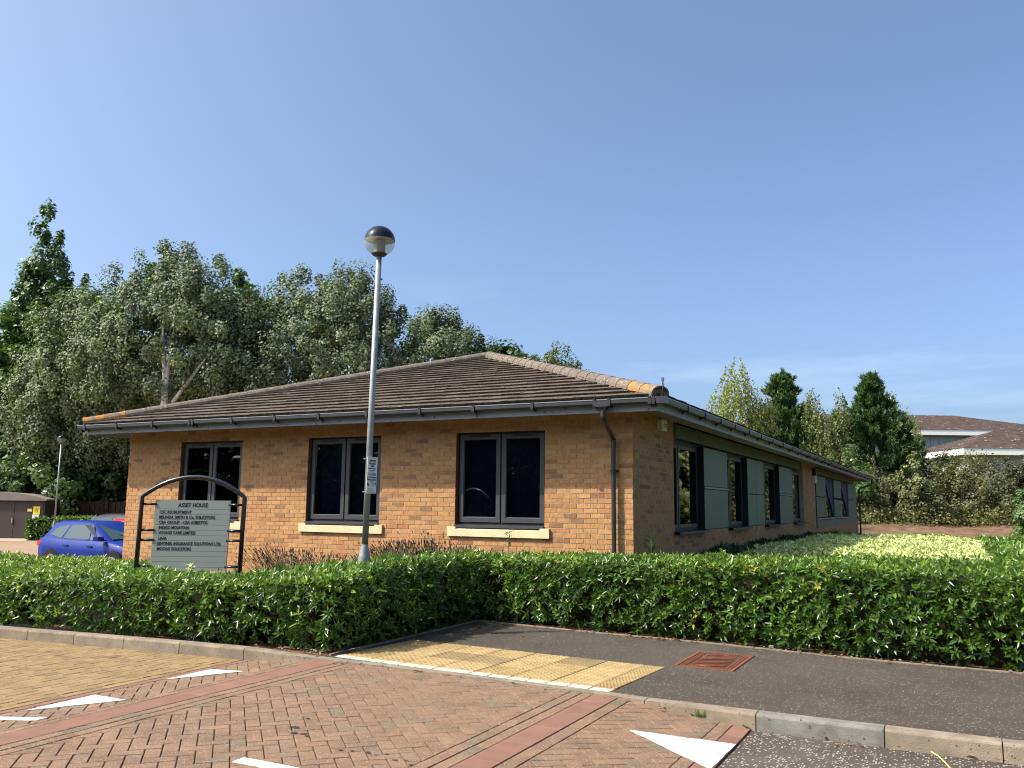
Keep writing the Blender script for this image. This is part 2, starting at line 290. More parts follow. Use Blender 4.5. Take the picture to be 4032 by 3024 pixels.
m_pebble = mat('pebble', [(0.0, (0.42, 0.36, 0.28)), (1.0, (0.24, 0.21, 0.18))], 0.8, 0.3, var=True)
m_lavs = mat('lavender_stem', [(0.0, (0.088, 0.102, 0.051)), (1.0, (0.121, 0.114, 0.06))], 0.9, 0.1, var=True)
m_lavh = mat('lavender_head', [(0.0, (0.0425, 0.029, 0.034)), (0.6, (0.06, 0.041, 0.0425)), (1.0, (0.08, 0.0575, 0.05))], 0.95, 0.1, var=True)
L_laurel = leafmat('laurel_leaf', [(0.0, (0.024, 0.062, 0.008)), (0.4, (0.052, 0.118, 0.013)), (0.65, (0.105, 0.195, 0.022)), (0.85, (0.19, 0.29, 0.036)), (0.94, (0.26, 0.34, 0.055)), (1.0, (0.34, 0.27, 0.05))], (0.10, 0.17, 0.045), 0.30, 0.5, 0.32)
L_laurel2 = leafmat('laurel_leaf_yellowed', [(0.0, (0.045, 0.075, 0.018)), (0.45, (0.10, 0.135, 0.04)), (0.75, (0.19, 0.21, 0.065)), (0.9, (0.30, 0.27, 0.07)), (1.0, (0.48, 0.36, 0.06))], (0.14, 0.17, 0.07), 0.36, 0.5, 0.25)
L_vari = leafmat('variegated_leaf', [(0.0, (0.26, 0.34, 0.085)), (0.4, (0.52, 0.58, 0.22)), (0.8, (0.66, 0.68, 0.33)), (1.0, (0.72, 0.72, 0.42))], (0.46, 0.52, 0.25), 0.45, 0.35, 0.3, (1.2, 1.3, 0.7))
L_wpop = leafmat('white_poplar_leaf', [(0.0, (0.028, 0.056, 0.013)), (0.5, (0.064, 0.108, 0.028)), (1.0, (0.135, 0.185, 0.065))], (0.155, 0.19, 0.105), 0.55, 0.25, 0.2)
L_green = leafmat('green_poplar_leaf', [(0.0, (0.035, 0.085, 0.012)), (0.5, (0.075, 0.15, 0.022)), (1.0, (0.14, 0.23, 0.04))], (0.09, 0.15, 0.045), 0.4, 0.4, 0.3)
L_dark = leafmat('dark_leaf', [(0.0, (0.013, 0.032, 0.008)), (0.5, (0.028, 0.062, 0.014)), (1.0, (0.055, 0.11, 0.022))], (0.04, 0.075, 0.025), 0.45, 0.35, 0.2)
L_birch = leafmat('birch_leaf', [(0.0, (0.10, 0.125, 0.028)), (0.5, (0.19, 0.21, 0.055)), (1.0, (0.30, 0.30, 0.10))], (0.24, 0.26, 0.10), 0.5, 0.35, 0.3)
L_pine = leafmat('pine_needle', [(0.0, (0.020, 0.055, 0.014)), (0.5, (0.048, 0.105, 0.026)), (1.0, (0.10, 0.165, 0.04))], None, 0.5, 0.3, 0.1)
L_scrub = leafmat('scrub_leaf', [(0.0, (0.045, 0.055, 0.016)), (0.5, (0.10, 0.11, 0.032)), (0.85, (0.16, 0.155, 0.048)), (1.0, (0.22, 0.14, 0.05))], (0.11, 0.12, 0.05), 0.5, 0.3, 0.2)
L_scrubd = leafmat('dull_scrub_leaf', [(0.0, (0.030, 0.036, 0.016)), (0.5, (0.060, 0.066, 0.028)), (1.0, (0.10, 0.10, 0.045))], (0.07, 0.075, 0.04), 0.6, 0.25, 0.15)
L_olive = leafmat('olive_birch_leaf', [(0.0, (0.060, 0.085, 0.022)), (0.5, (0.115, 0.14, 0.040)), (1.0, (0.20, 0.21, 0.07))], (0.15, 0.17, 0.07), 0.5, 0.35, 0.25)
#@@STRUCT
# ---------------------------------------------------------------- ground
def sst(a, b, x):
    t = min(1, max(0, (x-a)/(b-a))); return t*t*(3-2*t)
def terrain(x, y):
    z = 0.0
    lot = sst(-11.5, -15.5, x)*sst(-4.0, 0.5, y)
    z -= 0.5*lot
    s = (x-4)*-0.457+y*0.889
    right = sst(-16, -9, x)
    b = 0.1*sst(30, 38, s)+0.5*sst(38, 47, s)+4.0*sst(47, 68, s)+6*sst(90, 300, s)*0.0
    z += b*right
    if 36 < s < 60: z += right*0.10*(math.sin(x*1.3+y*0.7)+math.sin(x*0.53-y*0.9+1))*sst(36, 42, s)
    return z
gx = sorted(set([-600,-300,-150,-100,-75]+[-60+2.5*i for i in range(49)]+[75,100,150,300,600]+[-15,-14,-13,-12,-11]))
gy = sorted(set([-5.10,-4.6,-4,-3,-2,-1,0,1,2,4,6,8]+[10+2*i for i in range(46)]+[110,130,160,220,320,500,900]))
mb = MB(); nx = len(gx)
mb.v = [(x, y, terrain(x, y)) for y in gy for x in gx]
for j in range(len(gy)-1):
    for i in range(nx-1):
        cx, cy = (gx[i]+gx[i+1])/2, (gy[j]+gy[j+1])/2
        s = (cx-4)*-0.457+cy*0.889
        m = 1 if (33 < s < 60 and -16 < cx < 60) else (0 if cy < 33 and -14 < cx < 30 else 2)
        mb.f.append((j*nx+i, j*nx+i+1, (j+1)*nx+i+1, (j+1)*nx+i)); mb.m.append(m); mb.a.append(.5)
tag(mb.build('ground', [m_soil, m_bank, m_grass], smooth=True), kind='structure')
mb = MB(); mb.quad((-600,-22,-0.10),(600,-22,-0.10),(600,-5.0,-0.10),(-600,-5.0,-0.10)); tag(mb.build('road', m_road), kind='structure')
mb = MB(); mb.quad((-600,-700,-0.06),(600,-700,-0.06),(600,-22,-0.06),(-600,-22,-0.06)); tag(mb.build('verge', m_grass), kind='structure')
# paved lot that falls away to the left of the building
xs = [-60,-50,-42,-36,-30,-24,-20,-17,-16,-15,-14,-13,-12.2]; ys = [-4.0,-3,-2,-1,0,0.5,2,6,10,15,19]
mb = MB(); mb.v = [(x, y, terrain(x, y)+0.02) for y in ys for x in xs]
for j in range(len(ys)-1):
    for i in range(len(xs)-1): k = j*len(xs)+i; mb.f.append((k, k+1, k+1+len(xs), k+len(xs))); mb.m.append(0); mb.a.append(.5)
tag(mb.build('car_park', m_lot, smooth=True), kind='structure')
mb = MB()
fc = [Vector((-46, 8.0, -.46)), Vector((-37.5, 14.2, -.46)), Vector((-34.5, 16.2, -.46)), Vector((-36.5, 19.0, -.46)), Vector((-48, 14.5, -.46))]
mb.prism(fc, 0.12); tag(mb.build('kiosk_forecourt', mat('pale_forecourt', (0.34, 0.26, 0.205), 0.9, 0.2, noise=1.5, noise_amt=0.2)), kind='structure')

# ---------------------------------------------------------------- block paved table and road
def interp(x, tab):
    if x <= tab[0][0]: return tab[0][1]
    for (a, b), (c, d) in zip(tab, tab[1:]):
        if x <= c: return b+(d-b)*(x-a)/(c-a)
    return tab[-1][1]
ROADZ = [(-2.35,-0.07),(-1.44,0.0),(1.71,0.0),(2.79,-0.088)]
zroad = lambda x: interp(x, ROADZ)
KERBY = [(-14,-6.3),(-6,-5.70),(-4.35,-5.51),(-3.26,-5.39),(-2.3,-5.29),(-1.4,-5.20),(0.67,-5.255),(1.67,-5.345),(2.8,-5.45),(4.5,-5.455),(12,-5.46)]
KERBZ = [(-2.45,0.048),(-1.55,0.006),(1.94,0.008),(2.82,0.024),(12,0.026)]
kerby = lambda x: interp(x, KERBY); kerbz = lambda x: interp(x, KERBZ)
def clip(poly, ax, val, keep_less):
    out = []
    for i in range(len(poly)):
        a, b = poly[i], poly[(i+1) % len(poly)]
        ia = (a[ax] <= val) == keep_less or a[ax] == val; ib = (b[ax] <= val) == keep_less or b[ax] == val
        if ia: out.append(a)
        if ia != ib:
            t = (val-a[ax])/(b[ax]-a[ax]); out.append((a[0]+(b[0]-a[0])*t, a[1]+(b[1]-a[1])*t))
    return out
def area(p): return abs(sum(p[i][0]*p[(i+1) % len(p)][1]-p[(i+1) % len(p)][0]*p[i][1] for i in range(len(p))))/2
rng = random.Random(5)
GAP = 0.0035
def herring(x0, x1, y0, y1, ang=45):
    """45 degree herringbone of 200 x 100 blocks clipped to a rectangle"""
    ca, sa = math.cos(R(ang)), math.sin(R(ang)); res = []
    cx, cy = (x0+x1)/2, (y0+y1)/2; rad = math.hypot(x1-x0, y1-y0)/2+0.4; N = int(rad/0.1)+3
    for i in range(-N, N):
        for j in range(-N, N):
            k = (i-j) % 4
            if k == 0: w, h = 2, 1
            elif k == 3: w, h = 1, 2
            else: continue
            a, b = i*0.1, j*0.1
            u0, u1, v0, v1 = a+GAP, a+w*0.1-GAP, b+GAP, b+h*0.1-GAP
            q = [(cx+u*ca-v*sa, cy+u*sa+v*ca) for u, v in ((u0,v0),(u1,v0),(u1,v1),(u0,v1))]
            full = all(x0 < p[0] < x1 and y0 < p[1] < y1 for p in q)
            if not full:
                for ax, val, kl in ((0,x0,False),(0,x1,True),(1,y0,False),(1,y1,True)):
                    q = clip(q, ax, val, kl)
                    if len(q) < 3: break
                if len(q) < 3 or area(q) < 0.0012: continue
            c = (cx+((u0+u1)/2)*ca-((v0+v1)/2)*sa, cy+((u0+u1)/2)*sa+((v0+v1)/2)*ca)
            res.append((q, full, c, R(ang)+(0 if w == 2 else math.pi/2)))
    return res
def block_mesh(name, lx, ly, mt, h=0.05, inset=0.005):
    b = MB(); b.prism([(-lx/2,-ly/2,0),(lx/2,-ly/2,0),(lx/2,ly/2,0),(-lx/2,ly/2,0)], h, inset=inset); return b.mesh(name, mt)
def courses(x0, x1, y0, y1, step=0.2):
    """a single running course of blocks between x0 and x1, joints every step along y"""
    res = []; y = y0+rng.random()*step
    while y > y0: y -= step
    while y < y1:
        a, b = max(y, y0)+GAP, min(y+step, y1)-GAP
        if b-a > 0.03: res.append(([(x0+GAP, a), (x1-GAP, a), (x1-GAP, b), (x0+GAP, b)], False, ((x0+x1)/2, (a+b)/2), 0))
        y += step
    return res
def paving(parent, name, polys, mt, flat_z, quota, stuff):
    polys = [(q, f, c, a) for q, f, c, a in polys]
    cand = [p for p in polys if p[1] and flat_z(p[2][0]) is not None]
    cand.sort(key=lambda p: (p[2][0]-CAM.x)**2+(p[2][1]-CAM.y)**2)
    def vis(c):
        d = Vector((c[0], c[1], zroad(c[0])))-CAM; zz = d.dot(_fw)
        return zz > 0 and abs(d.dot(r2)/zz) < 0.60 and -0.452 < d.dot(u2)/zz
    pick = [p for p in cand if vis(p[2])][:quota]; ids = set(id(p) for p in pick)
    me = block_mesh(name, 0.2-2*GAP, 0.1-2*GAP, mt)
    for p in pick:
        link(name, me, parent, loc=(p[2][0], p[2][1], flat_z(p[2][0])+rng.uniform(-.0012, .0012)), rot=(rng.uniform(-.006,.006), rng.uniform(-.006,.006), p[3]))
    b = MB()
    for p in polys:
        if id(p) in ids: continue
        dz = rng.uniform(-.0012, .0012)
        q = p[0] if sum(p[0][i][0]*p[0][(i+1) % len(p[0])][1]-p[0][(i+1) % len(p[0])][0]*p[0][i][1] for i in range(len(p[0]))) > 0 else p[0][::-1]
        b.prism([(x, y, zroad(x)+dz) for x, y in q], 0.05, var=rng.random(), inset=0.005)
    tag(b.build(stuff, mt, parent), kind='stuff')
YF, YB = -9.7, -5.12
sand = MB()
for a, b in ((-12.6,-2.35),(-2.35,-1.44),(-1.44,1.71),(1.71,2.785)):
    sand.quad((a,YF,zroad(a)-.008),(b,YF,zroad(b)-.008),(b,YB,zroad(b)-.008),(a,YB,zroad(a)-.008))
table = tag(sand.build('raised_table', m_sand), kind='structure')
red = herring(-0.98, 1.28, YF, YB) + herring(1.82, 2.55, YF, YB) + herring(-2.22, -1.55, YF, YB)
for a, b in ((-1.19,-1.09),(-1.085,-0.985),(1.285,1.385),(1.39,1.49),(1.715,1.815),(-1.545,-1.445),(2.55,2.65)): red += courses(a, b, YF, YB)
paving(table, 'paver', red, m_paver, lambda x: 0.0 if -1.4 < x < 1.7 else None, 300, 'pavers')
bandm = {}
def band(x0, x1, step, nm):
    y = YB
    while y > YF:
        L = step
        key = (round(x1-x0, 3), L)
        if key not in bandm: bandm[key] = block_mesh(nm, x1-x0-2*GAP, L-2*GAP, m_band, inset=0.004)
        xm = (x0+x1)/2; sl = (zroad(x1)-zroad(x0))/(x1-x0)
        link(nm, bandm[key], table, loc=(xm, y-L/2, zroad(xm)+0.001), rot=(0, -math.atan(sl), 0)); y -= L
band(1.49, 1.712, 0.45, 'band_slab'); band(-1.44, -1.19, 0.6, 'band_slab'); band(-2.345, -2.225, 0.3, 'edge_block'); band(2.65, 2.785, 0.3, 'edge_block')
buffs = herring(-12.5, -2.47, YF, YB-0.02, 0) + courses(-2.465, -2.36, YF, YB)
sand2 = MB(); sand2.quad((-40,YF,-.081),(-12.55,YF,-.081),(-12.55,YB,-.081),(-40,YB,-.081))
broad = tag(sand2.build('buff_road', m_buff), kind='structure')
paving(broad, 'paver', buffs, m_buff, lambda x: -0.07, 300, 'pavers')

# kerb stones
kb = MB(); 
ks = [-12.6+0.75*i for i in range(10)]+[-5.36,-4.66,-3.95,-3.19,-2.36,-1.62,-0.72,0.18,1.06,1.94,2.82,3.69,4.40,5.28,6.2,7.1,8.0,9.0,10.0,11.0]
ks = sorted(ks)
for a, b in zip(ks, ks[1:]): kb.quad((a,kerby(a)+.02,-.11),(b,kerby(b)+.02,-.11),(b,kerby(b)+.12,-.11),(a,kerby(a)+.12,-.11))
kerb = tag(kb.build('kerb', m_sand), kind='structure')
for i, (a, b) in enumerate(zip(ks, ks[1:])):
    w = 0.135; g = 0.004; a2, b2 = a+g, b-g; q = MB()
    def sec(x, kz, zb):
        y = kerby(x); ch = 0.018 if kz-zb > 0.03 else 0.004
        return [(x,y,zb-.06),(x,y+.004,kz-ch),(x,y+.010,kz-ch*.35),(x,y+ch*1.1,kz),(x,y+w,kz),(x,y+w,zb-.06)]
    A, B = sec(a2, kerbz(a), zroad(a)), sec(b2, kerbz(b), zroad(b))
    n = len(A); q.add(A+B, [(i2, (i2+1) % n, n+(i2+1) % n, n+i2)[::-1] for i2 in range(n)]+[tuple(range(n)), tuple(reversed(range(n, 2*n)))], 0, rng.random()*.8)
    q.build('kerb_stone', m_kerbg if abs(a-2.82) < .01 else m_kerb, kerb)

# asphalt path and its edging
EDGE = [(-1.47,-1.98),(-1.0,-2.04),(0.38,-2.19),(1.65,-2.25),(3.13,-2.48),(4.2,-2.52),(9,-2.62),(12,-2.7)]
pb = MB(); ex = [-1.47,-1.2,-0.5,0.4,1.65,2.4,3.13,4.2,6,9,12]
for a, b in zip(ex, ex[1:]): pb.quad((a,kerby(a)+.10,.003),(b,kerby(b)+.10,.003),(b,interp(b,EDGE),.010),(a,interp(a,EDGE),.010))
tag(pb.build('path', m_asph), kind='structure')
eb = MB(); eb.box(-1.50,-1.47,-5.0,-1.98,-.06,.022)
edg = tag(eb.build('path_edging', m_kerb), kind='structure')
x = -1.47
while x < 11:
    b = min(x+0.91, 12); ya, yb = interp(x, EDGE), interp(b, EDGE); d = Vector((b-x, yb-ya, 0)); d.normalize(); pn = Vector((-d.y, d.x, 0))
    q = MB(); p0, p1 = Vector((x+.003, ya, .02)), Vector((b-.003, yb, .02))
    q.prism([p0, p1, p1+pn*.045, p0+pn*.045], .08, inset=.006); q.build('edging_stone', m_kerb, edg); x = b

# tactile slabs and white setts, laid a few degrees off the building line
ta = -0.0592; tu = Vector((math.cos(ta), math.sin(ta), 0)); tv = Vector((-tu.y, tu.x, 0)); T0 = Vector((-1.40, -4.925, 0.0))
tb = MB(); c4 = [T0+tv*-.1, T0+tu*3.02+tv*-.1, T0+tu*3.02+tv*1.2, T0+tv*1.2]; tb.prism([p+Vector((0,0,.004)) for p in c4], .06)
tact = tag(tb.build('tactile_paving', m_sand), kind='structure')
sl = MB(); h = .012
sl.prism([(-.1945,-.1945,h),(.1945,-.1945,h),(.1945,.1945,h),(-.1945,.1945,h)], .05, inset=.004)
for i in range(6):
    for j in range(6):
        cx, cy = -.1665+i*.0666, -.1665+j*.0666
        r1 = [(cx+.0155*math.cos(k*math.pi/4), cy+.0155*math.sin(k*math.pi/4), h) for k in range(8)]
        r3 = [(cx+.010*math.cos(k*math.pi/4), cy+.010*math.sin(k*math.pi/4), h+.0055) for k in range(8)]
        sl.add(r1+r3, [(k, (k+1) % 8, 8+(k+1) % 8, 8+k) for k in range(8)]+[tuple(range(8,16))])
slab = sl.mesh('tactile_slab', m_tact)
hs = MB(); hs.v, hs.f, hs.m, hs.a = [(v[0]*.5, v[1], v[2]) for v in sl.v], list(sl.f), list(sl.m), list(sl.a); half = hs.mesh('tactile_slab_cut', m_tact)
for j in range(3):
    for i in range(8):
        u = (i+.5)*.4 if i < 7 else 2.8+.1; me = slab if i < 7 else half
        p = T0+tu*u+tv*((j+.5)*.4); link('tactile_slab', me, tact, loc=(p.x, p.y, rng.uniform(-.001,.001)), rot=(0,0,ta))
st = block_mesh('white_sett', .187, .094, m_sett, inset=.005)
for i in range(15):
    p = T0+tu*((i+.5)*.2)+tv*-.05; link('white_sett', st, tact, loc=(p.x, p.y, .011+rng.uniform(-.0015,.0015)), rot=(0,0,ta+rng.uniform(-.012,.012)))

# road markings
def marking(pts, label, z0=0.0045):
    b = MB(); b.prism([(x, y, zroad(x)+z0) for x, y in pts], .003)
    o = b.build('road_marking', m_paint); tag(o, label, 'road marking', None); return o
rngj = random.Random(2)
def rough_poly(pts, n=9, amp=.006):
    out = []
    for i in range(len(pts)):
        a, b = pts[i], pts[(i+1) % len(pts)]
        for k in range(n):
            t = k/n; j = 0 if k == 0 else amp
            out.append((a[0]+(b[0]-a[0])*t+rngj.uniform(-j, j), a[1]+(b[1]-a[1])*t+rngj.uniform(-j, j)))
    return out
for pts, lab in (([(2.093,-6.145),(2.775,-6.585),(2.782,-5.93)], 'large white ramp triangle beside the rough grey road'),
                 ([(-2.13,-7.78),(-1.63,-7.29),(-2.165,-7.16)], 'white ramp triangle on the left ramp, nearer the camera of two'),
                 ([(-2.19,-6.44),(-1.71,-5.945),(-2.2,-5.88)], 'white ramp triangle on the left ramp, nearer the left kerb'),
                 ([(-3.1,-8.15),(-1.98,-8.085),(-1.64,-8.03),(-1.65,-7.935),(-2.07,-8.0),(-3.1,-8.05)], 'white centre line dash ending on the left ramp'),
                 ([(0.32,-8.13),(1.3,-8.13),(1.3,-8.03),(0.315,-8.03)], 'white centre line dash in the middle of the red herringbone blocks')):
    pp = rough_poly(pts)
    if sum(pp[i][0]*pp[(i+1) % len(pp)][1]-pp[(i+1) % len(pp)][0]*pp[i][1] for i in range(len(pp))) < 0: pp = pp[::-1]
    # follow the ramp: fan of small prisms is not needed, the slope is constant inside each mark
    marking(pp, lab)
m_tar = mat('tar_stain', (0.035, 0.033, 0.032), 0.8, 0.2, noise=40)
tb_ = MB(); rq = random.Random(12)
for x, y, s in ((-.40,-6.62,.012),(.02,-7.10,.022),(.10,-7.33,.035),(.20,-7.45,.030),(.27,-7.43,.026),(.33,-7.47,.020),(.72,-7.62,.018),(.80,-7.60,.014),(.90,-7.58,.020),(.98,-7.60,.012),(1.02,-7.55,.016),(1.14,-7.63,.018),(1.20,-7.60,.012),(1.27,-7.66,.016),(1.62,-7.86,.022),(1.57,-7.80,.012),(1.52,-7.92,.014),(1.66,-7.95,.016)):
    n = 9; tb_.add([(x+s*rq.uniform(.5,1.3)*math.cos(2*math.pi*i/n)*1.2, y+s*rq.uniform(.5,1.3)*math.sin(2*math.pi*i/n)*.8, .0042) for i in range(n)], [tuple(range(n))])
tag(tb_.build('tar_spots', m_tar), 'black tar spots dripped across the red blocks', 'stain', kind='stuff')
# manhole cover
mh = thing('manhole_cover', 'rust red rectangular manhole cover set in the dark path', 'manhole cover', (2.0,-3.3,.01))
b = MB(); X0, X1, Y0, Y1 = 1.705, 2.28, -3.78, -2.845
for q in ((X0,X1,Y0,Y0+.03),(X0,X1,Y1-.03,Y1),(X0,X0+.03,Y0+.03,Y1-.03),(X1-.03,X1,Y0+.03,Y1-.03)): b.box(q[0],q[1],q[2],q[3],-.05,.016)
b.build('frame', m_iron, mh)
b = MB(); b.box(X0+.033,X1-.033,Y0+.033,Y1-.033,-.05,.008); b.build('plate', m_irondk, mh)
b = MB(); xm = (X0+X1)/2
for k in range(9):       # raised diagonal ribs in the middle, short studs round them
    t = k/8
    b.obox((xm, Y0+.12+t*(Y1-Y0-.24), .012), (.15+.0*t, .09, 0), (-.006, .010, 0), (0,0,.004))
for sx in (X0+.055, X0+.085, X1-.085, X1-.055):
    for k in range(26): b.box(sx-.009, sx+.009, Y0+.05+k*.032, Y0+.068+k*.032, .007, .016)
for sy in (Y0+.055, Y0+.085, Y1-.085, Y1-.055):
    for k in range(11): b.box(X0+.115+k*.033, X0+.133+k*.033, sy-.009, sy+.009, .007, .016)
b.box(xm-.1, xm-.01, Y0+.12, Y0+.16, .007, .0145); b.box(xm+.01, xm+.1, Y1-.16, Y1-.12, .007, .0145)
tag(b.build('raised_tread', m_iron, mh), kind='stuff')
#@@BUILDING
# ---------------------------------------------------------------- the office building
XL, D_ = -10.855, 32.6
SOF = 2.99; GZ = 0.05
WX = [(-3.044,-1.436),(-6.150,-4.548),(-9.374,-7.755)]
WZ0, WZ1 = 1.215, 2.700
bld = thing('office_building', 'single storey buff brick office with brown hipped tile roof and green clad side', 'building', (XL/2, 0, 0))
# front wall: mortar backing with openings, reveals and single bricks laid proud of it
fwm = MB(); yb0, yb1 = 0.0045, 0.30
edges = [0.0]
xsr = [XL+.007]+[v for w in sorted(WX) for v in w]+[-.0045]
for i in range(0, len(xsr), 2): fwm.box(xsr[i], xsr[i+1], yb0, yb1, GZ, SOF)
for a, b in WX: fwm.box(a, b, yb0, yb1, GZ, 1.03); fwm.box(a, b, yb0, yb1, WZ1, SOF)
fwall = fwm.build('front_wall', m_mortar, bld)
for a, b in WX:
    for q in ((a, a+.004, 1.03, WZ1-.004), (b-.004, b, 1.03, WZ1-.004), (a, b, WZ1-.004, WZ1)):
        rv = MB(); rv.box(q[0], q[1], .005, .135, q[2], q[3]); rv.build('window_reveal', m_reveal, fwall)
rb = random.Random(11)
bl, bh = 0.2135, 0.0645
bricks = []
nlo = int((1.79-GZ)/.075); nhi = int((SOF-1.79)/.075)
for k in range(-nlo, nhi):
    z0 = 1.79+k*.075
    x = 0.0; first = 0.2135 if k % 2 == 0 else 0.102
    L = first
    while x > XL+.01:
        a, b = max(x-L, XL), x
        segs = [(a, b)]
        for wa, wb in WX:
            if z0+bh > 1.03 and z0 < WZ1-.012:
                ns = []
                for s0, s1 in segs:
                    if s1 <= wa or s0 >= wb: ns.append((s0, s1)); continue
                    if s0 < wa-.012: ns.append((s0, wa))
                    if s1 > wb+.012: ns.append((wb, s1))
                segs = ns
        for s0, s1 in segs:
            if s1-s0 > .02: bricks.append((s0, s1, z0+.005, z0+.005+bh))
        x -= L+.0115; L = bl
def proud(): return rb.uniform(-.0018, .0012)
cand = [q for q in bricks if q[2] > 0.92 and q[2] < 2.86 and abs((q[1]-q[0])-bl) < .004]
cand.sort(key=lambda q: (q[0]-CAM.x)**2+CAM.y**2+(q[2]-CAM.z)**2); pick = set(cand[:300])
fb = MB(); fb.prism([(-bl/2,0,-bh/2),(bl/2,0,-bh/2),(bl/2,0,bh/2),(-bl/2,0,bh/2)], .012, inset=.003); brick_me = fb.mesh('brick', m_brick)
rest = MB()
for q in bricks:
    if q in pick: link('brick', brick_me, fwall, loc=((q[0]+q[1])/2, proud(), (q[2]+q[3])/2+rb.uniform(-.0008,.0008)), rot=(0, rb.uniform(-.004,.004), 0))
    else:
        y = proud(); rest.prism([(q[0],y,q[2]),(q[1],y,q[2]),(q[1],y,q[3]),(q[0],y,q[3])], .012, var=rb.random(), inset=.003)
tag(rest.build('brickwork', m_brick, fwall), kind='stuff')
# side wall: brick pier, plinth course, far pier
swm = MB(); YP = [(0.302, 2.09, SOF), (2.09, 16.07, 1.11), (16.07, 18.7, SOF), (18.7, D_, 0.90)]
for a, b, h in YP: swm.box(-.30, -.0045, a, b, GZ, h)
swall = swm.build('side_wall', m_mortar, bld)
sb = MB()
for k in range(-nlo, nhi):
    z0 = 1.79+k*.075; y = 0.0; L = 0.102 if k % 2 == 0 else bl
    while y < D_-.02:
        a, b = y, y+L
        for p0, p1, h in YP:
            s0, s1 = max(a, p0 if p0 > .5 else 0), min(b, p1)
            if s1-s0 > .03 and z0+bh < h:
                xx = proud(); sb.prism([(xx,s0,z0+.005),(xx,s1,z0+.005),(xx,s1,z0+.005+bh),(xx,s0,z0+.005+bh)], .012, var=rb.random(), inset=.003)
        y += L+.0115; L = bl
# nearest bricks of the return are single bricks too
tag(sb.build('brickwork', m_brick, swall), kind='stuff')
# left and back walls, inner partition
ow = MB(); ow.box(XL, XL+.28, .302, D_, GZ, SOF-.003); ow.box(XL+.28, -.31, D_-.28, D_, GZ, SOF-.003); ow.build('plain_wall', m_brick, bld)
ib = MB(); ib.box(XL+.3,-.42,2.2,2.3,GZ,SOF-.01); ib.box(-3.2,-3.1,2.3,D_-.3,GZ,SOF-.01); ib.box(XL+.3,-.32,.32,2.2,.02,.12); ib.box(-3.1,-.32,2.3,D_-.3,.02,.12); ib.build('room_interior', m_int, bld)
# windows
def win_front(a, b):
    w = MB(); d0, d1 = .085, .135; t = .035; mid = (a+b)/2; e = .004
    for q in ((a+e,b-e,WZ1-t,WZ1-e),(a+e,b-e,WZ0,WZ0+t)): w.box(q[0],q[1],d0,d1,q[2],q[3])
    for q in ((a+e,a+t),(mid-.012,mid+.012),(b-t,b-e)): w.box(q[0],q[1],d0+.002,d1,WZ0+t,WZ1-t)
    f = w.build('window', m_frame_dk, bld); tag(f)
    for s0, s1 in ((a+t+.004, mid-.014), (mid+.014, b-t-.004)):
        z0, z1 = WZ0+t+.004, WZ1-t-.004; ft = .072
        q = MB()
        # mitred sash, slightly bevelled inwards
        O = [(s0,.066,z0),(s1,.066,z0),(s1,.066,z1),(s0,.066,z1)]; I = [(s0+ft,.066,z0+ft),(s1-ft,.066,z0+ft),(s1-ft,.066,z1-ft),(s0+ft,.066,z1-ft)]
        I2 = [(s0+ft+.012,.086,z0+ft+.012),(s1-ft-.012,.086,z0+ft+.012),(s1-ft-.012,.086,z1-ft-.012),(s0+ft+.012,.086,z1-ft-.012)]; B = [(p[0],.128,p[2]) for p in O]
        q.add(O+I+I2+B, [(i,(i+1)%4,4+(i+1)%4,4+i) for i in range(4)]+[(4+i,4+(i+1)%4,8+(i+1)%4,8+i) for i in range(4)]+[(12+i,12+(i+1)%4,(i+1)%4,i) for i in range(4)])
        q.build('sash', m_frame, f)
        q = MB(); q.box(s0+ft+.008,s1-ft-.008,.092,.098,z0+ft+.008,z1-ft-.008); q.build('pane', m_glass, f)
        q = MB(); c = (s0+s1)/2; q.box(c-.19,c+.19,.050,.0655,z1-.034,z1-.010); q.build('trickle_vent', m_frame_dk, f)
        q = MB(); q.box(s1-.045,s1-.03,.045,.0655,z0+.55,z0+.67); 
        if s1 > mid: pass
    bl_ = MB(); n = 17; 
    for k in range(n):
        x0 = a+.06+(b-a-.12)*k/n; bl_.obox((x0+.04,.235,(WZ0+WZ1)/2), (.034,.022,0), (-.0006,.001,0), (0,0,(WZ1-WZ0)/2-.04))
    tag(bl_.build('vertical_blind', m_blind, f), kind='stuff')
    q = MB(); q.prism([(a+.004,-.035,WZ0-.05),(b-.004,-.035,WZ0-.05),(b-.004,-.035,WZ0-.012),(a+.004,-.035,WZ0-.012)], .01)
    q.add([(a+.004,-.035,WZ0-.012),(b-.004,-.035,WZ0-.012),(b-.004,.10,WZ0-.001),(a+.004,.10,WZ0-.001)], [(0,1,2,3)]); q.build('metal_sill', m_frame, f)
    # cast stone sill with square lugs and a weathered slope between them
    s = MB(); z0, z1 = 1.027, 1.176; L0, L1 = a-.115, b+.095; yf = -.045; lg = .155
    s.box(L0, L0+lg, yf, .06, z0, z1); s.box(L1-lg, L1, yf, .06, z0, z1)
    s.add([(L0+lg,yf,z0),(L1-lg,yf,z0),(L1-lg,yf,z1-.036),(L0+lg,yf,z1-.036),(L0+lg,.06,z1-.006),(L1-lg,.06,z1-.006),(L0+lg,.06,z0),(L1-lg,.06,z0)],
          [(0,1,2,3),(3,2,5,4),(1,0,6,7)]); s.build('stone_sill', m_sill, f)
    return f
for a, b in WX: win_front(a, b)
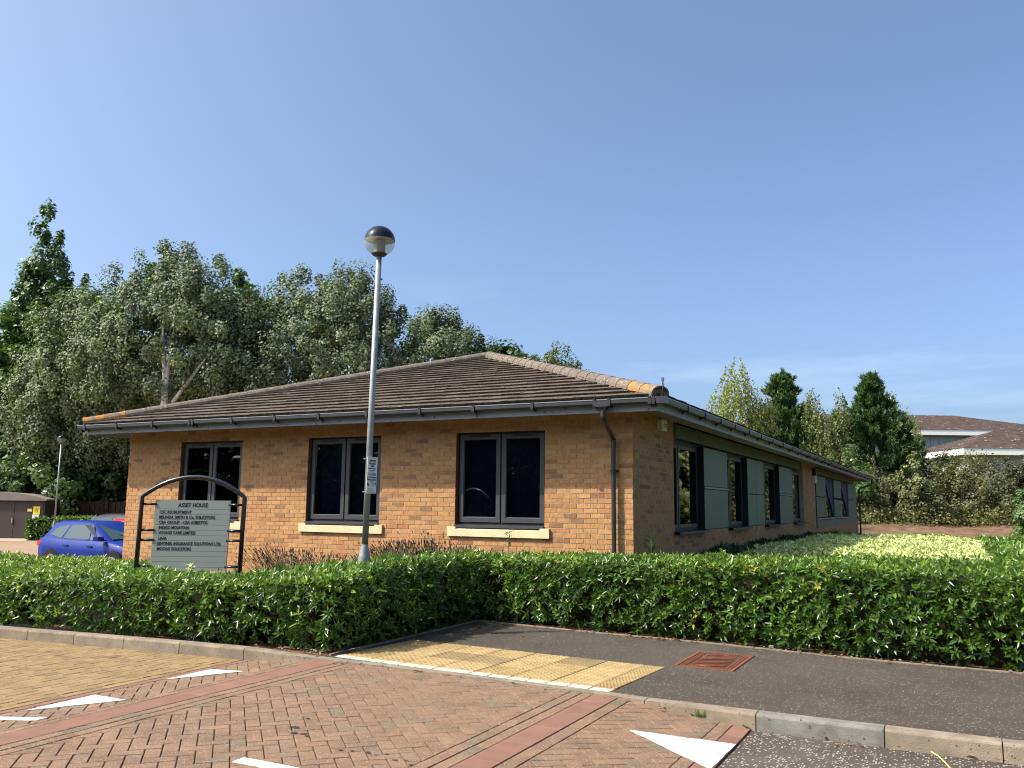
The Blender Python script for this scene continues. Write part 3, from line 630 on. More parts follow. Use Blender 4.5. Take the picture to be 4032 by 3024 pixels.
# side cladding and windows
PT = 2.665
sidew = [(2.10,4.05),(5.99,7.89),(9.85,11.92),(14.06,16.05)]
for a, b in sidew:
    w = MB(); x0, x1 = -.155, -.115
    w.box(x0,x1,a+.003,b-.003,1.115,1.17); w.box(x0,x1,a+.003,b-.003,PT-.055,PT-.003)
    for q in ((a+.003,a+.05),(a+.57,a+.62),(b-.06,b-.003)): w.box(x0+.002,x1-.002,q[0],q[1],1.17,PT-.055)
    f = w.build('side_window', m_frame_dk, bld)
    for q in ((a+.05,a+.57),(a+.62,b-.06)):
        g = MB(); g.box(-.140,-.134,q[0],q[1],1.17,PT-.055); g.build('pane', m_glass, f)
        s = MB()
        for (u0,u1,v0,v1) in ((q[0],q[1],1.17,1.225),(q[0],q[1],PT-.11,PT-.055),(q[0],q[0]+.05,1.225,PT-.11),(q[1]-.05,q[1],1.225,PT-.11)): s.box(-.128,-.108,u0+.002,u1-.002,v0,v1)
        s.build('sash', m_frame, f)
    s = MB(); s.prism([(.11,a-.05,1.075),(.11,b+.02,1.075),(.11,b+.02,1.108),(.11,a-.05,1.108)], .01); s.add([(.11,a-.05,1.108),(.11,b+.02,1.108),(-.16,b+.02,1.116),(-.16,a-.05,1.116)],[(0,1,2,3)]); s.box(-.005,.108,a-.05,b+.02,1.070,1.0745)
    s.build('metal_sill', m_frame, f)
fs = [(21.33,23.73),(26.19,28.70)]
for a, b in fs:
    w = MB()
    for q in ((a,b,1.16,1.21),(a,b,PT-.05,PT)): w.box(-.10,-.06,q[0]+.003,q[1]-.003,q[2],q[3])
    for q in ((a+.003,a+.06),((a+b)/2-.03,(a+b)/2+.03),(b-.06,b-.003)): w.box(-.098,-.062,q[0],q[1],1.21,PT-.05)
    f = w.build('side_window', m_frame_dk, bld)
    g = MB(); g.box(-.085,-.079,a+.06,b-.06,1.21,PT-.05); g.build('pane', m_glass, f)
    c = MB(); c.prism([(-.055,b-.10,PT-.06),(-.055,a+.15,PT-.06),(-.055,b-.25,1.5),(-.055,b-.10,1.25)][::-1], .004); c.build('tied_curtain', m_blind, f)
def panel(a, b, z0, z1, mt, nm='cladding_panel', x=0.0):
    p = MB(); p.prism([(x,a+.012,z0+.006),(x,b-.012,z0+.006),(x,b-.012,z1-.006),(x,a+.012,z1-.006)], .17 if nm == 'cladding_panel' else .03, inset=.003)
    return p.build(nm, mt, clad)
cb = MB()   # dark carrier behind the joints
cb.box(-.30,-.175,2.10,16.06,PT,SOF-.004); cb.box(-.30,-.175,18.71,D_-.01,PT,SOF-.004)
for a, b in ((4.05,5.99),(7.89,9.85),(11.92,14.06),(18.76,21.33),(23.73,26.19),(28.70,32.3)): cb.box(-.30,-.175,a,b,.92,PT)
clad = cb.build('cladding', m_frame_dk, bld)
for a, b in ((2.30,4.05),(4.05,5.99),(5.99,7.89),(7.89,8.88),(8.88,9.85),(9.85,11.92),(11.92,14.06),(14.06,16.05),(18.78,21.33),(21.33,23.73),(23.73,26.19),(26.19,28.70),(28.70,32.25)): panel(a, b, PT+.05, SOF-.02, m_panel_shade, 'top_panel', -.06)
for a, b in ((4.07,5.98),(11.94,14.05)): panel(a, b, 1.115, 1.875, m_panel); panel(a, b, 1.925, PT, m_panel)
for a, b in ((7.91,8.88),(8.88,9.84)): panel(a, b, 1.115, 1.845, m_panel); panel(a, b, 1.848, PT, m_panel)
for a, b in ((18.80,21.31),(23.75,26.17),(28.72,32.25)): panel(a, b, 1.22, 1.90, m_panel); panel(a, b, 1.95, PT, m_panel)
for a, b in ((18.80,21.31),(21.33,23.73),(23.75,26.17),(26.19,28.7),(28.72,32.25)): panel(a, b, .86, 1.14, m_panel, 'cladding_panel')
for a, b in ((4.06,5.985),(11.93,14.055),(18.79,21.32),(28.71,32.25)): rl = MB(); rl.box(-.16,.018,a,b,1.882,1.918); rl.build('cladding_rail', m_rail, clad)
rl = MB(); rl.box(-.16,.012,18.79,32.25,1.155,1.20); rl.build('cladding_rail', m_rail, clad)
for q in ((-.17,.006,4.038,4.068,1.113,PT+.004),(-.17,.006,7.878,7.908,1.113,PT+.004),(-.17,.006,11.908,11.938,1.113,PT+.004),(-.17,.02,18.70,18.79,.86,PT+.06),(-.17,-.01,2.10,2.29,PT,SOF-.005)):
    rl = MB(); rl.box(*q); rl.build('corner_trim', m_frame_dk, clad)
# far end downpipe on the corner, soffit, fascia
OV = 0.578; FB = 2.862; FT = 3.035
fa = MB()
def fascia(a, b): 
    d = (Vector(b)-Vector(a)).normalized(); n = Vector((d.y, -d.x, 0)); g = d*.002
    p = MB(); A, B = Vector(a)+g, Vector(b)-g
    p.prism([A+Vector((0,0,FB)), B+Vector((0,0,FB)), B+Vector((0,0,FT)), A+Vector((0,0,FT))], .022); return p.build('fascia_board', m_fascia, bld)
x0, x1, y0, y1 = XL-OV, OV, -OV, D_+OV
for a, b in (((x0,y0,0),(-5.376,y0,0)),((-5.376,y0,0),(x1,y0,0)),((x1,y0+.003,0),(x1,16,0)),((x1,16,0),(x1,y1,0)),((x1,y1,0),(x0,y1,0)),((x0,y1,0),(x0,y0+.003,0))): fascia(a, b)
sf = MB(); sf.box(x0+.03,x1-.03,y0+.03,-.004,SOF-.02,SOF); sf.box(x0+.03,x1-.03,D_+.004,y1-.03,SOF-.02,SOF); sf.box(.004,x1-.03,-.003,D_+.003,SOF-.02,SOF); sf.box(x0+.03,XL-.004,-.003,D_+.003,SOF-.02,SOF); sf.build('soffit', m_soffit, bld)
# ---------------------------------------------------------------- roof
SL = math.tan(R(17.6)); EV = 0.655; EZ = 3.052
ex0, ex1, ey0, ey1 = XL-EV, EV, -EV, D_+EV
hw = (ex1-ex0)/2; AX = (ex0+ex1)/2; AZ = EZ+hw*SL
rf = MB(); dz = -.012
P = dict(a=(ex0,ey0,EZ+dz), b=(ex1,ey0,EZ+dz), c=(ex1,ey1,EZ+dz), d=(ex0,ey1,EZ+dz), e=(AX,ey0+hw,AZ+dz), f=(AX,ey1-hw,AZ+dz))
rf.add([P[k] for k in 'abcdef'], [(0,1,4),(1,2,5,4),(2,3,5),(3,0,4,5)])
roof = rf.build('roof', m_tedge, bld)
rt = random.Random(4); GA = 0.335; TW = 0.300
nrow = int(hw/math.cos(R(17.6))/GA)
nrm_f = Vector((0, -math.sin(R(17.6)), math.cos(R(17.6)))); up_f = Vector((0, math.cos(R(17.6)), math.sin(R(17.6))))
def slope_pt(side, along, s, off):
    """side 0: front slope, 1: right slope. s measured up the slope from the eaves"""
    c, n = math.cos(R(17.6)), math.sin(R(17.6))
    if side == 0: return Vector((along, ey0+s*c-off*n, EZ+s*n+off*c))
    if side == 1: return Vector((ex1-s*c+off*n, along, EZ+s*n+off*c))
    if side == 2: return Vector((ex0+s*c-off*n, -along, EZ+s*n+off*c))
def tile_poly(side, a0, a1, s0, s1, lo, hi, jl=0):
    T0, T1 = .044+jl, .012
    A0, A1 = max(a0, lo(s0)), min(a1, hi(s0)); B0, B1 = max(a0, lo(s1)), min(a1, hi(s1))
    if A1-A0 < .02: return None
    if B1-B0 < .01: B0 = B1 = (max(a0, min(a1, (B0+B1)/2)))
    g = .0025
    return [slope_pt(side, A0+g, s0, T0), slope_pt(side, A1-g, s0, T0), slope_pt(side, B1-g, s1, T1), slope_pt(side, B0+g, s1, T1)], [slope_pt(side, A0+g, s0+.006, -.004), slope_pt(side, A1-g, s0+.006, -.004)]
c176 = math.cos(R(17.6))
def row_tiles(side, lo, hi, rows, out, want=None):
    for r_ in range(rows):
        s0 = r_*GA-.0; s1 = s0+GA+.03
        off = (r_ % 2)*TW*.5
        a = lo(0)-off
        while a < hi(0):
            q = tile_poly(side, a, a+TW, s0, s1, lo, hi, rt.uniform(-.005, .005))
            if q: out.append((r_, a, q))
            a += TW
front = []; row_tiles(0, lambda s: ex0+s*c176+.02, lambda s: ex1-s*c176-.02, nrow+1, front)
def tile_mesh_add(b, q, var):
    t, l = q
    b.add(t, [(0,1,2,3)], 0, var); b.add([t[0], t[1], l[1], l[0]], [(3,2,1,0)], 1, var)
    b.add([t[1], t[2], l[1]], [(0,2,1)], 1, var); b.add([t[0], l[0], t[3]], [(0,1,2)], 1, var)
front.sort(key=lambda q: (q[2][0][0]-CAM).length)
fr = MB()
for k, (r_, a, q) in enumerate(front):
    if k < 300:
        b = MB(); tile_mesh_add(b, q, rt.random()*.5); b.build('roof_tile', [m_tile, m_tedge], roof)
    else: tile_mesh_add(fr, q, rt.random())
tag(fr.build('roof_tiles', [m_tile, m_tedge], roof), kind='stuff')
side = []; row_tiles(1, lambda s: ey0+s*c176+.02, lambda s: ey1-s*c176-.02, nrow+1, side)
lft = []; row_tiles(2, lambda s: -(ey1-s*c176-.02), lambda s: -(ey0+s*c176+.02), 6, lft)
b = MB()
for r_, a, q in side+lft: tile_mesh_add(b, q, rt.random())
tag(b.build('side_slope_tiles', [m_tile, m_tedge], roof), kind='stuff')
# hips and ridge: half round tiles on mortar bedding
def hip(p0, p1, lichen0, step=.405):
    p0, p1 = Vector(p0), Vector(p1); d = (p1-p0); Ln = d.length; d.normalize()
    s = d.cross(Vector((0,0,1))).normalized(); n = s.cross(d).normalized(); k = 0; t = 0.0
    bed = MB()
    while t < Ln-.05:
        L = min(step, Ln-t); b = MB(); rr = .128
        for (u, thk) in ((0, 0),):
            sec = lambda tt, rad: [p0+d*tt+s*(rad*math.cos(a)*1.06)+n*(rad*math.sin(a)*.92-.015) for a in [math.pi*(-.04+1.08*i/8) for i in range(9)]]
            A = sec(t+.003, rr+.006); B = sec(t+L-.003, rr); A2 = sec(t+.003, rr-.020); B2 = sec(t+L-.003, rr-.02)
            b.add(A+B, [(i,i+1,10+i,9+i)[::-1] for i in range(8)]); b.add(A+A2, [(i,i+1,10+i,9+i) for i in range(8)]); b.add(B+B2, [(i,i+1,10+i,9+i)[::-1] for i in range(8)])
        mt = m_hipl if (k < 2 and lichen0) else m_hip
        b.build('hip_tile', mt, roof); t += L; k += 1
    m = int(Ln/.11); 
    for sd_ in (-1, 1):
        pts = [];
        for i in range(m+1):
            q = p0+d*(Ln*i/m)+s*sd_*(.135+rt.uniform(-.012,.018))+n*(-.075); q2 = p0+d*(Ln*i/m)+s*sd_*.09+n*(.042)
            pts += [q, q2]
        f_ = [(2*i,2*i+2,2*i+3,2*i+1) for i in range(m)]
        if sd_ < 0: f_ = [q[::-1] for q in f_]
        bed.add(pts, f_)
    e = [p0+d*.012+s*(.122*math.cos(math.pi*i/8))+n*(.115*math.sin(math.pi*i/8)-.05) for i in range(9)]; bed.add(e, [tuple(range(9))])
    bed.build('mortar_bedding', m_bed, roof)
hz = .045
hip((ex1-.02,ey0+.02,EZ+hz),(AX,ey0+hw,AZ+hz),True); hip((ex0+.02,ey0+.02,EZ+hz),(AX,ey0+hw,AZ+hz),True)
hip((ex1-.02,ey1-.02,EZ+hz),(AX,ey1-hw,AZ+hz),False,.9); hip((AX,ey0+hw,AZ+hz+.01),(AX,ey1-hw,AZ+hz+.01),False,.9)
b = MB(); hx, hy = ex1+.0, ey0-.0
b.tube([(hx+.01,hy-.01,EZ+.0),(hx+.035,hy-.035,EZ+.10),(hx+.03,hy-.03,EZ+.215)], .011, 6); 
b.tube([(hx+.03+.02*math.sin(t)-.0,hy-.03-.02*math.sin(t),EZ+.232-.022*math.cos(t)) for t in [i*math.pi/5 for i in range(11)]], .008, 6)
b.build('hip_iron', m_gutter, roof)
# ---------------------------------------------------------------- gutters and downpipes
GX = 0.715
def gutter_run(a, b, n):
    a, b, n = Vector(a), Vector(b), Vector(n); d = (b-a).normalized(); g = MB()
    prof = [(.0,.0),(0,.055),(-.006,.058),(-.006,.066),(-.02,.066),(-.02,.055),(-.016,.008),(-.112,.008),(-.112,.07),(-.124,.07),(-.124,-.0)]
    # prof: (outward, up) measured from the outer bottom corner
    prof = [(-.016,-.028),(-.002,-.006),(.0,.040),(.004,.046),(.004,.056),(-.008,.056),(-.010,.0),(-.028,-.018),(-.092,-.018),(-.104,.0),(-.104,.055),(-.112,.055),(-.112,-.006),(-.096,-.028)]
    A = [a+n*u+Vector((0,0,v)) for u, v in prof]; B = [b+n*u+Vector((0,0,v)) for u, v in prof]; m = len(prof)
    g.add(A+B, [(i,(i+1)%m,m+(i+1)%m,m+i) for i in range(m)]+[tuple(range(m)), tuple(reversed(range(m,2*m)))]); return g
GB = 2.985
bx0, bx1 = XL-GX, GX
gut = gutter_run((bx0,-GX,GB),(bx1,-GX,GB),(0,-1,0)).build('front_gutter', m_gutter, bld)
gutr = gutter_run((GX,D_+GX,GB),(GX,-GX+.06,GB),(1,0,0)).build('side_gutter', m_gutter, bld)
gutl = gutter_run((bx0,-GX+.06,GB),(bx0,D_+GX,GB),(-1,0,0)).build('side_gutter', m_gutter, bld)
def lip_highlight(a, b, n, par):
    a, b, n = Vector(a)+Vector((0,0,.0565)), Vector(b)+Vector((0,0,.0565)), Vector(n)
    m = MB(); m.add([a+n*.0055+Vector((0,0,-.012)), b+n*.0055+Vector((0,0,-.012)), b+n*.0045, a+n*.0045, b-n*.009, a-n*.009], [(0,1,2,3),(3,2,4,5)]); m.build('gutter_lip_highlight', m_rail, par)  # lighter strip paints the sky highlight along the gutter edge
lip_highlight((bx0,-GX,GB),(bx1,-GX,GB),(0,-1,0),gut); lip_highlight((GX,-GX,GB),(GX,D_+GX,GB),(1,0,0),gutr)
def bracket(parent, p, n, wide=.022):
    n = Vector(n); t = Vector((-n.y, n.x, 0)); p = Vector(p); b = MB()
    b.obox(p+n*.006+Vector((0,0,.014)), t*wide, n*.006, Vector((0,0,.048)))
    b.obox(p-n*.05+Vector((0,0,-.036)), t*wide, n*.062, Vector((0,0,.007)))
    b.obox(p+n*.004+Vector((0,0,.062)), t*wide*.8, n*.014, Vector((0,0,.007)))
    b.obox(p-n*.085+Vector((0,0,-.055)), t*wide*1.0, n*.02, Vector((0,0,.016)))
    b.build('gutter_bracket', m_pipe, parent)
for x in (-11.346,-10.41,-9.40,-8.41,-8.33,-7.354,-6.34,-5.355,-4.351,-3.311,-2.325,-1.315,-.325,-.10,.50,.556): bracket(gut, (x,-GX,GB), (0,-1,0))
for y in (.515,1.52,2.555,3.65,4.84,6.03,7.30,8.6,9.9,11.3,12.7,14.2,15.7,17.3,18.9,20.6,22.4,24.2,26.0,27.8,29.6,31.4): bracket(gutr, (GX,y,GB), (1,0,0))
b = MB(); b.obox((GX-.05,-GX+.05,GB+.012), (.066,0,0), (0,.066,0), (0,0,.050)); b.build('gutter_corner', m_pipe, gut)
dp = thing  # noqa
b = MB(); px, py = -.275, -.078; ox, oy = -.212, -GX+.055
b.obox((ox,oy,2.972), (.105,0,0), (0,.068,0), (0,0,.036)); b.add([(ox-.07,oy-.055,2.94),(ox+.07,oy-.055,2.94),(ox+.07,oy+.055,2.94),(ox-.07,oy+.055,2.94),(ox-.038,oy-.036,2.88),(ox+.038,oy-.036,2.88),(ox+.038,oy+.036,2.88),(ox-.038,oy+.036,2.88)], [(4,5,1,0),(5,6,2,1),(6,7,3,2),(7,4,0,3),(7,6,5,4)])
b.tube([(ox,oy,2.89),(ox,oy,2.80)], .040, 12); b.tube([(ox,oy,2.81),(ox,oy,2.795),(ox,oy+.03,2.76),(px,py-.04,2.545),(px,py,2.50),(px,py,2.47)], .034, 12); b.tube([(px,py,2.53),(px,py,2.42)], .040, 12)
b.tube([(px,py,2.43),(px,py,.02)], .034, 12)
dpo = b.build('downpipe', m_pipe, bld, smooth=False)
for z in (2.05, .75):
    q = MB(); q.tube([(px,py,z-.014),(px,py,z+.014)], .042, 12); q.box(px-.065,px+.065,-.05,-.0025,z-.012,z+.012); q.build('pipe_clip', m_black, dpo)
b = MB(); q0 = Vector((.66,D_+.42,2.96)); 
b.tube([q0, q0+Vector((0,0,-.22)), Vector((.55,D_+.25,2.66)), Vector((.12,D_+.06,2.52)), Vector((.10,D_+.05,2.42)), Vector((.10,D_+.05,.02))], .042, 8); b.build('downpipe', m_black, bld)
b = MB(); b.tube([(XL-.62,.9,2.95),(XL-.62,.9,2.80),(XL-.55,.9,2.72)], .036, 8); b.tube([(XL-.55,.9,2.72),(XL-.06,.9,2.60),(XL-.06,.9,.0)], .034, 8); b.build('downpipe', m_pipe, bld)
b = MB(); b.box(.002,.10,18.1,18.35,2.38,2.62); b.build('wall_light', m_cream, bld)
b = MB(); b.box(.002,.12,18.08,18.37,2.62,2.86); b.build('rainwater_hopper', m_black, bld)
# alarm box
al = thing('alarm_box', 'cream alarm box with green emblem under the eaves by the brick corner', 'alarm box', (.04,1.3,2.75))
b = MB(); y0_, y1_ = 1.19, 1.47; z0_, z1_ = 2.735, 2.93
b.prism([(.085,y0_+.01,z0_+.008),(.085,y1_-.01,z0_+.008),(.085,y1_,z0_+.05),(.085,y1_,z1_-.02),(.085,y1_-.02,z1_),(.085,y0_+.02,z1_),(.085,y0_,z1_-.02),(.085,y0_,z0_+.05)], .083, inset=.008); b.build('case', m_cream, al)
b = MB()
for k in range(3):
    yy = 1.285+.02*(k % 2); zz = 2.80+.033*k; b.prism([(.0865,yy,zz),(.0865,yy+.045,zz),(.0865,yy+.022,zz+.028)], .001)
for k in range(2): b.box(.0855,.0868,1.35,1.44,2.815+.035*k,2.832+.035*k)
b.build('emblem', m_green, al)
#@@THINGS
# ---------------------------------------------------------------- vegetation helpers
G = np.random.default_rng(7)
def nrm(a): return a/np.maximum(np.linalg.norm(a, axis=-1, keepdims=True), 1e-9)
def wav(x, y, s=1.0, ph=0.0):
    return (np.sin(x*1.7*s+ph)*np.cos(y*2.1*s-ph*.7)+.6*np.sin(x*4.3*s+y*3.1*s+ph*2)+.4*np.sin(y*7.7*s-x*5.9*s+ph))/2
def sprigs(Pt, Dr, k, L, Wd, spread=(.6, 1.35), var=None, fold=.2):
    """shoots of k pointed leaves: base points Pt, shoot directions Dr"""
    N = len(Pt); Dr = nrm(Dr); ref = np.where(np.abs(Dr[:, 2:3]) > .9, np.array([[1., 0, 0]]), np.array([[0, 0, 1.]]))
    A = nrm(np.cross(Dr, ref)); B = np.cross(Dr, A)
    ph = G.random((N, 1))*6.283+np.arange(k)[None]*2.4; al = spread[0]+(spread[1]-spread[0])*G.random((N, k))
    e = Dr[:, None]*np.cos(al)[..., None]+(A[:, None]*np.cos(ph)[..., None]+B[:, None]*np.sin(ph)[..., None])*np.sin(al)[..., None]
    e = nrm(e+G.normal(0, .10, e.shape)); w = nrm(np.cross(e, Dr[:, None]+G.normal(0, .25, e.shape))); n = np.cross(w, e)
    l = L*(.7+.5*G.random((N, k, 1)))*(.7+.55*G.random((N, 1, 1))); wd = Wd*(.8+.4*G.random((N, k, 1)))
    b = Pt[:, None]+Dr[:, None]*(G.random((N, k, 1))*L*.5)
    mid = b+e*l*.5-n*wd*fold; Lf = b+e*l*.45-w*wd*.5+n*wd*.05; Rt = b+e*l*.45+w*wd*.5+n*wd*.05; tip = b+e*l-n*l*.10
    V = np.stack([b, Rt, tip, Lf, mid], 2).reshape(-1, 3); M_ = N*k; o = np.arange(M_)[:, None]*5
    Q = np.concatenate([o+np.array([[0, 1, 2, 4]]), o+np.array([[0, 4, 2, 3]])], 1).reshape(-1, 4)
    if var is None: var = G.random(N)
    vv = np.clip(np.repeat(var, k)+G.normal(0, .12, M_), 0, 1); return V, Q, np.repeat(vv, 2)
def cards(Ct, ln, wd, up=None, var=None, tilt=None):
    """rhombic single leaves at points Ct"""
    N = len(Ct); u = nrm(G.normal(0, 1, (N, 3))) if up is None else nrm(up+G.normal(0, .5, (N, 3))); v = nrm(np.cross(u, G.normal(0, 1, (N, 3)))); s = (.65+.7*G.random((N, 1)))
    a = u*ln*s*.5; b = v*wd*s*.5
    V = np.stack([Ct-a, Ct+b-a*.1, Ct+a, Ct-b-a*.1], 1).reshape(-1, 3); Q = np.arange(N*4).reshape(-1, 4)
    return V, Q, (np.clip(var, 0, 1) if var is not None else G.random(N))
def join(parts):
    V, Q, A, o = [], [], [], 0
    for v, q, a in parts: V.append(v); Q.append(q+o); A.append(a); o += len(v)
    return np.concatenate(V), np.concatenate(Q), np.concatenate(A)

# a laurel leaf for the leaves that can be picked out one by one
lm = MB(); lm.add([(0,0,0),(.016,.045,.003),(.0,.10,-.008),(-.016,.045,.003),(0,.05,-.005),(.013,.075,-.001),(-.013,.075,-.001),(.010,.02,.001),(-.010,.02,.001)],
    [(0,7,4),(7,1,4),(1,5,4),(5,2,4),(0,4,8),(8,4,3),(3,4,6),(6,4,2)], 0, .5)
leaf_meshes = []
for k, m_ in enumerate((L_laurel, L_laurel, L_laurel2)):
    lm.a = [(.45, .72, .5)[k]]*len(lm.f); leaf_meshes.append(lm.mesh('leaf', m_, True))
def hedge(name, label, faces, tops, dens_f, dens_t, mt, leaf=(.078, .027), k=7, n_single=0, core=None, group=None, yell=None, lumps=.05, cat='hedge', vbias=0.0):
    """faces: (xa,ya,xb,yb,zbottom,topfn) vertical leafy faces whose outside is to the right of a->b; tops: (x0,x1,y0,y1,fn)"""
    cxs = [f[0] for f in faces]+[t[0] for t in tops]; 
    root = thing(name, label, cat, (sum(cxs)/len(cxs), faces[0][1], 0.0), 0, group)
    Ps, Ds, Vs = [], [], []
    for xa, ya, xb, yb, zb, fn in faces:
        d = np.array([xb-xa, yb-ya]); Ln = np.linalg.norm(d); d = d/Ln; n = np.array([d[1], -d[0], 0])
        zt = fn((xa+xb)/2, (ya+yb)/2); N = int(Ln*(zt-zb)*dens_f); t = G.random(N); x = xa+(xb-xa)*t; y = ya+(yb-ya)*t
        ztv = np.array([fn(a, b) for a, b in zip(x, y)]); r = G.random(N)**.9; z = zb+(ztv-zb)*r
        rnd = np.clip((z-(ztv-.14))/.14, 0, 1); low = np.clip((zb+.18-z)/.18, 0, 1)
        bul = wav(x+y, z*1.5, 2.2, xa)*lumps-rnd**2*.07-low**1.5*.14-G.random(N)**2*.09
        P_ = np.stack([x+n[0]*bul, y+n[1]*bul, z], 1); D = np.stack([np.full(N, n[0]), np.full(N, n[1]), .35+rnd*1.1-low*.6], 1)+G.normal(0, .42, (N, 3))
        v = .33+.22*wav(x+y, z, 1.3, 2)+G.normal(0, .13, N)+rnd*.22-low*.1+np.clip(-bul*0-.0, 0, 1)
        Ps.append(P_); Ds.append(D); Vs.append(v)
    for x0, x1, y0, y1, fn in tops:
        N = int((x1-x0)*(y1-y0)*dens_t); x = x0+(x1-x0)*G.random(N); y = y0+(y1-y0)*G.random(N)
        z = np.array([fn(a, b) for a, b in zip(x, y)])+wav(x, y, 1.6, x0)*lumps*.8-np.where(G.random(N) < .35, G.random(N)*.20, G.random(N)**2*.06)+(G.random(N) > .975)*G.random(N)*.07
        P_ = np.stack([x, y, z], 1); D = np.stack([np.zeros(N), np.full(N, -.12), np.ones(N)], 1)+G.normal(0, .40, (N, 3))
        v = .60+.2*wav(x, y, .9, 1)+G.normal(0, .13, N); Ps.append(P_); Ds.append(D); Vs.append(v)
    P_ = np.concatenate(Ps); D = np.concatenate(Ds); v = np.clip(np.concatenate(Vs)+vbias, .02, .93)
    v = np.where(G.random(len(v)) < .012, .99, v)
    if yell is not None: v = np.where(yell(P_) > G.random(len(P_)), .97, v)
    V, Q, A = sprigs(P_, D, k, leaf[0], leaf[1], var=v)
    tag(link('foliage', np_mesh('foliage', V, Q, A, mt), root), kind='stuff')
    if n_single:
        dist = np.linalg.norm(P_-np.array(CAM), axis=1); zz = (P_-np.array(CAM))@np.array(_fw); xx = (P_-np.array(CAM))@np.array(r2)
        ok = np.where((np.abs(xx/zz) < .6) & (P_[:, 2] > .12))[0]; ok = ok[np.argsort(dist[ok])][:n_single*5]; pk = G.choice(ok, min(n_single, len(ok)), replace=False)
        for i in pk:
            d = Vector(D[i]).normalized(); q = d.to_track_quat('Y', 'Z').to_euler(); lab = Vector(P_[i])+d*.05
            o = link('leaf', leaf_meshes[int(G.integers(0, 2)) if mt is L_laurel else 2], root, loc=lab, rot=(q.x+G.normal(0, .5), q.y+G.normal(0, .6), q.z+G.normal(0, .5)))
            o.scale = (1.15,)*3; 
            o.matrix_parent_inverse = Matrix.Translation(root.location).inverted()
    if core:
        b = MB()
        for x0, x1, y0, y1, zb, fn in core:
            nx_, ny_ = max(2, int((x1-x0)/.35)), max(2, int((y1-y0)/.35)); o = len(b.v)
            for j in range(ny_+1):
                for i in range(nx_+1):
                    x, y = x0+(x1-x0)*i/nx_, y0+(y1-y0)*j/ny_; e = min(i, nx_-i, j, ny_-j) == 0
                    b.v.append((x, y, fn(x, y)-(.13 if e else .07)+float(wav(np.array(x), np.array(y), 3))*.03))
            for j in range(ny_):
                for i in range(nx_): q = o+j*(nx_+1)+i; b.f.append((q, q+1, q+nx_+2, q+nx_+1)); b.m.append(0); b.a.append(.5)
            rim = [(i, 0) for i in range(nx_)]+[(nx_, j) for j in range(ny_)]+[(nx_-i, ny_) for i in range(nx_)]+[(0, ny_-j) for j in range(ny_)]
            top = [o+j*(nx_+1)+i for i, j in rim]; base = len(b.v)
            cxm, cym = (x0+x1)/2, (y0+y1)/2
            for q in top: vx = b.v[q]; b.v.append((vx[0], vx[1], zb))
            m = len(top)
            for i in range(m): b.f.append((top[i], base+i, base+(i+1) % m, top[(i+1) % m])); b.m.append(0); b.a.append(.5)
        b.build('dark_core', m_hedgecore, root)  # solid filler core, painted dark as the shaded hedge interior
    return root
# left hedge: strip along the kerb, broad end at the left, return along the path
ltop = lambda x, y: interp(x, [(-14,.52),(-7,.575),(-3,.635),(-2.2,.67),(-1.3,.72)])+min(.75, max(0, y+4.95))*.16*sst(-3.6, -2.0, x)-.05*sst(-4, -6, x)*sst(-4.6, -3.6, y)
fy = lambda x: kerby(x)+.22
lf = []
lx = [-14,-10,-7,-5.5,-4.2,-3.2,-2.3,-1.55]
for a, b in zip(lx, lx[1:]): lf.append((a, fy(a)+.06, b, fy(b)+.06, .02, ltop))
lf += [(-1.50, -4.95, -1.44, -4.0, .02, ltop), (-1.44, -4.0, -1.48, -1.9, .02, ltop), (-2.75,-4.0,-6.2,-4.05,.02,ltop)]
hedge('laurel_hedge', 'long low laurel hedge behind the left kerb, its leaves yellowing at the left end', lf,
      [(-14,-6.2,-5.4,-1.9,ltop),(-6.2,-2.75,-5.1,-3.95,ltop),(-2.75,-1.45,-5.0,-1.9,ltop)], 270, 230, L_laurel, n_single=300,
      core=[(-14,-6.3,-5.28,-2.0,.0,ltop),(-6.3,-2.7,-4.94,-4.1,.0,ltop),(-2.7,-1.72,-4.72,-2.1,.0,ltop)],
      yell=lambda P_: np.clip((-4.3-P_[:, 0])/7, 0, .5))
rtop = lambda x, y: interp(x, [(-1.6,.80),(.9,.85),(3,.885),(6,.89),(12,.9)])+.0*y-.10*sst(-1.0, 1.0, y)
rx = [-2.5,-1.5,-.6,.4,1.65,3.1,4.7,6.5,9.0,11.5]; ff = lambda x: interp(x, EDGE)+.10
rfaces = [(a, ff(a), b, ff(b), .03, rtop) for a, b in zip(rx, rx[1:])]
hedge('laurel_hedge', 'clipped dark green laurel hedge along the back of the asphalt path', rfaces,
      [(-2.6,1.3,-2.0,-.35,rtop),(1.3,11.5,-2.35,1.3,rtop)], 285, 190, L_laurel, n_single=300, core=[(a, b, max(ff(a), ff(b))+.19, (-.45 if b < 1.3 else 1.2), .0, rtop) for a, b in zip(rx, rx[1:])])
etop = lambda x, y: .80+.03*math.sin(y*.9)-.12*sst(6, 13, y)
hedge('laurel_mass', 'broad clipped laurel block on the right, beyond the pale variegated patch edge', [(4.75,9,4.75,1.9,.1,etop)], [(4.75,12,1.9,17,etop)], 60, 55, L_laurel, leaf=(.12,.042), core=[(4.85,12,1.9,17,0,etop)], cat='hedge')
vtop = lambda x, y: .74+.025*math.sin(x*2+y)-.10*max(0, (x-4.0))**2-.12*max(0, abs(y-9.5)-5)**2*.3
hedge('variegated_shrub', 'pale cream and green variegated shrub patch clipped flat beside the green cladding', [(.75,3.4,4.6,3.4,.1,vtop),(4.6,3.4,4.8,15.5,.1,vtop)], [(.75,4.75,3.4,15.8,vtop)], 120, 135, L_vari, leaf=(.085,.042), k=7, core=[(.8,4.65,3.5,15.7,0,vtop)], cat='shrub', lumps=.03)
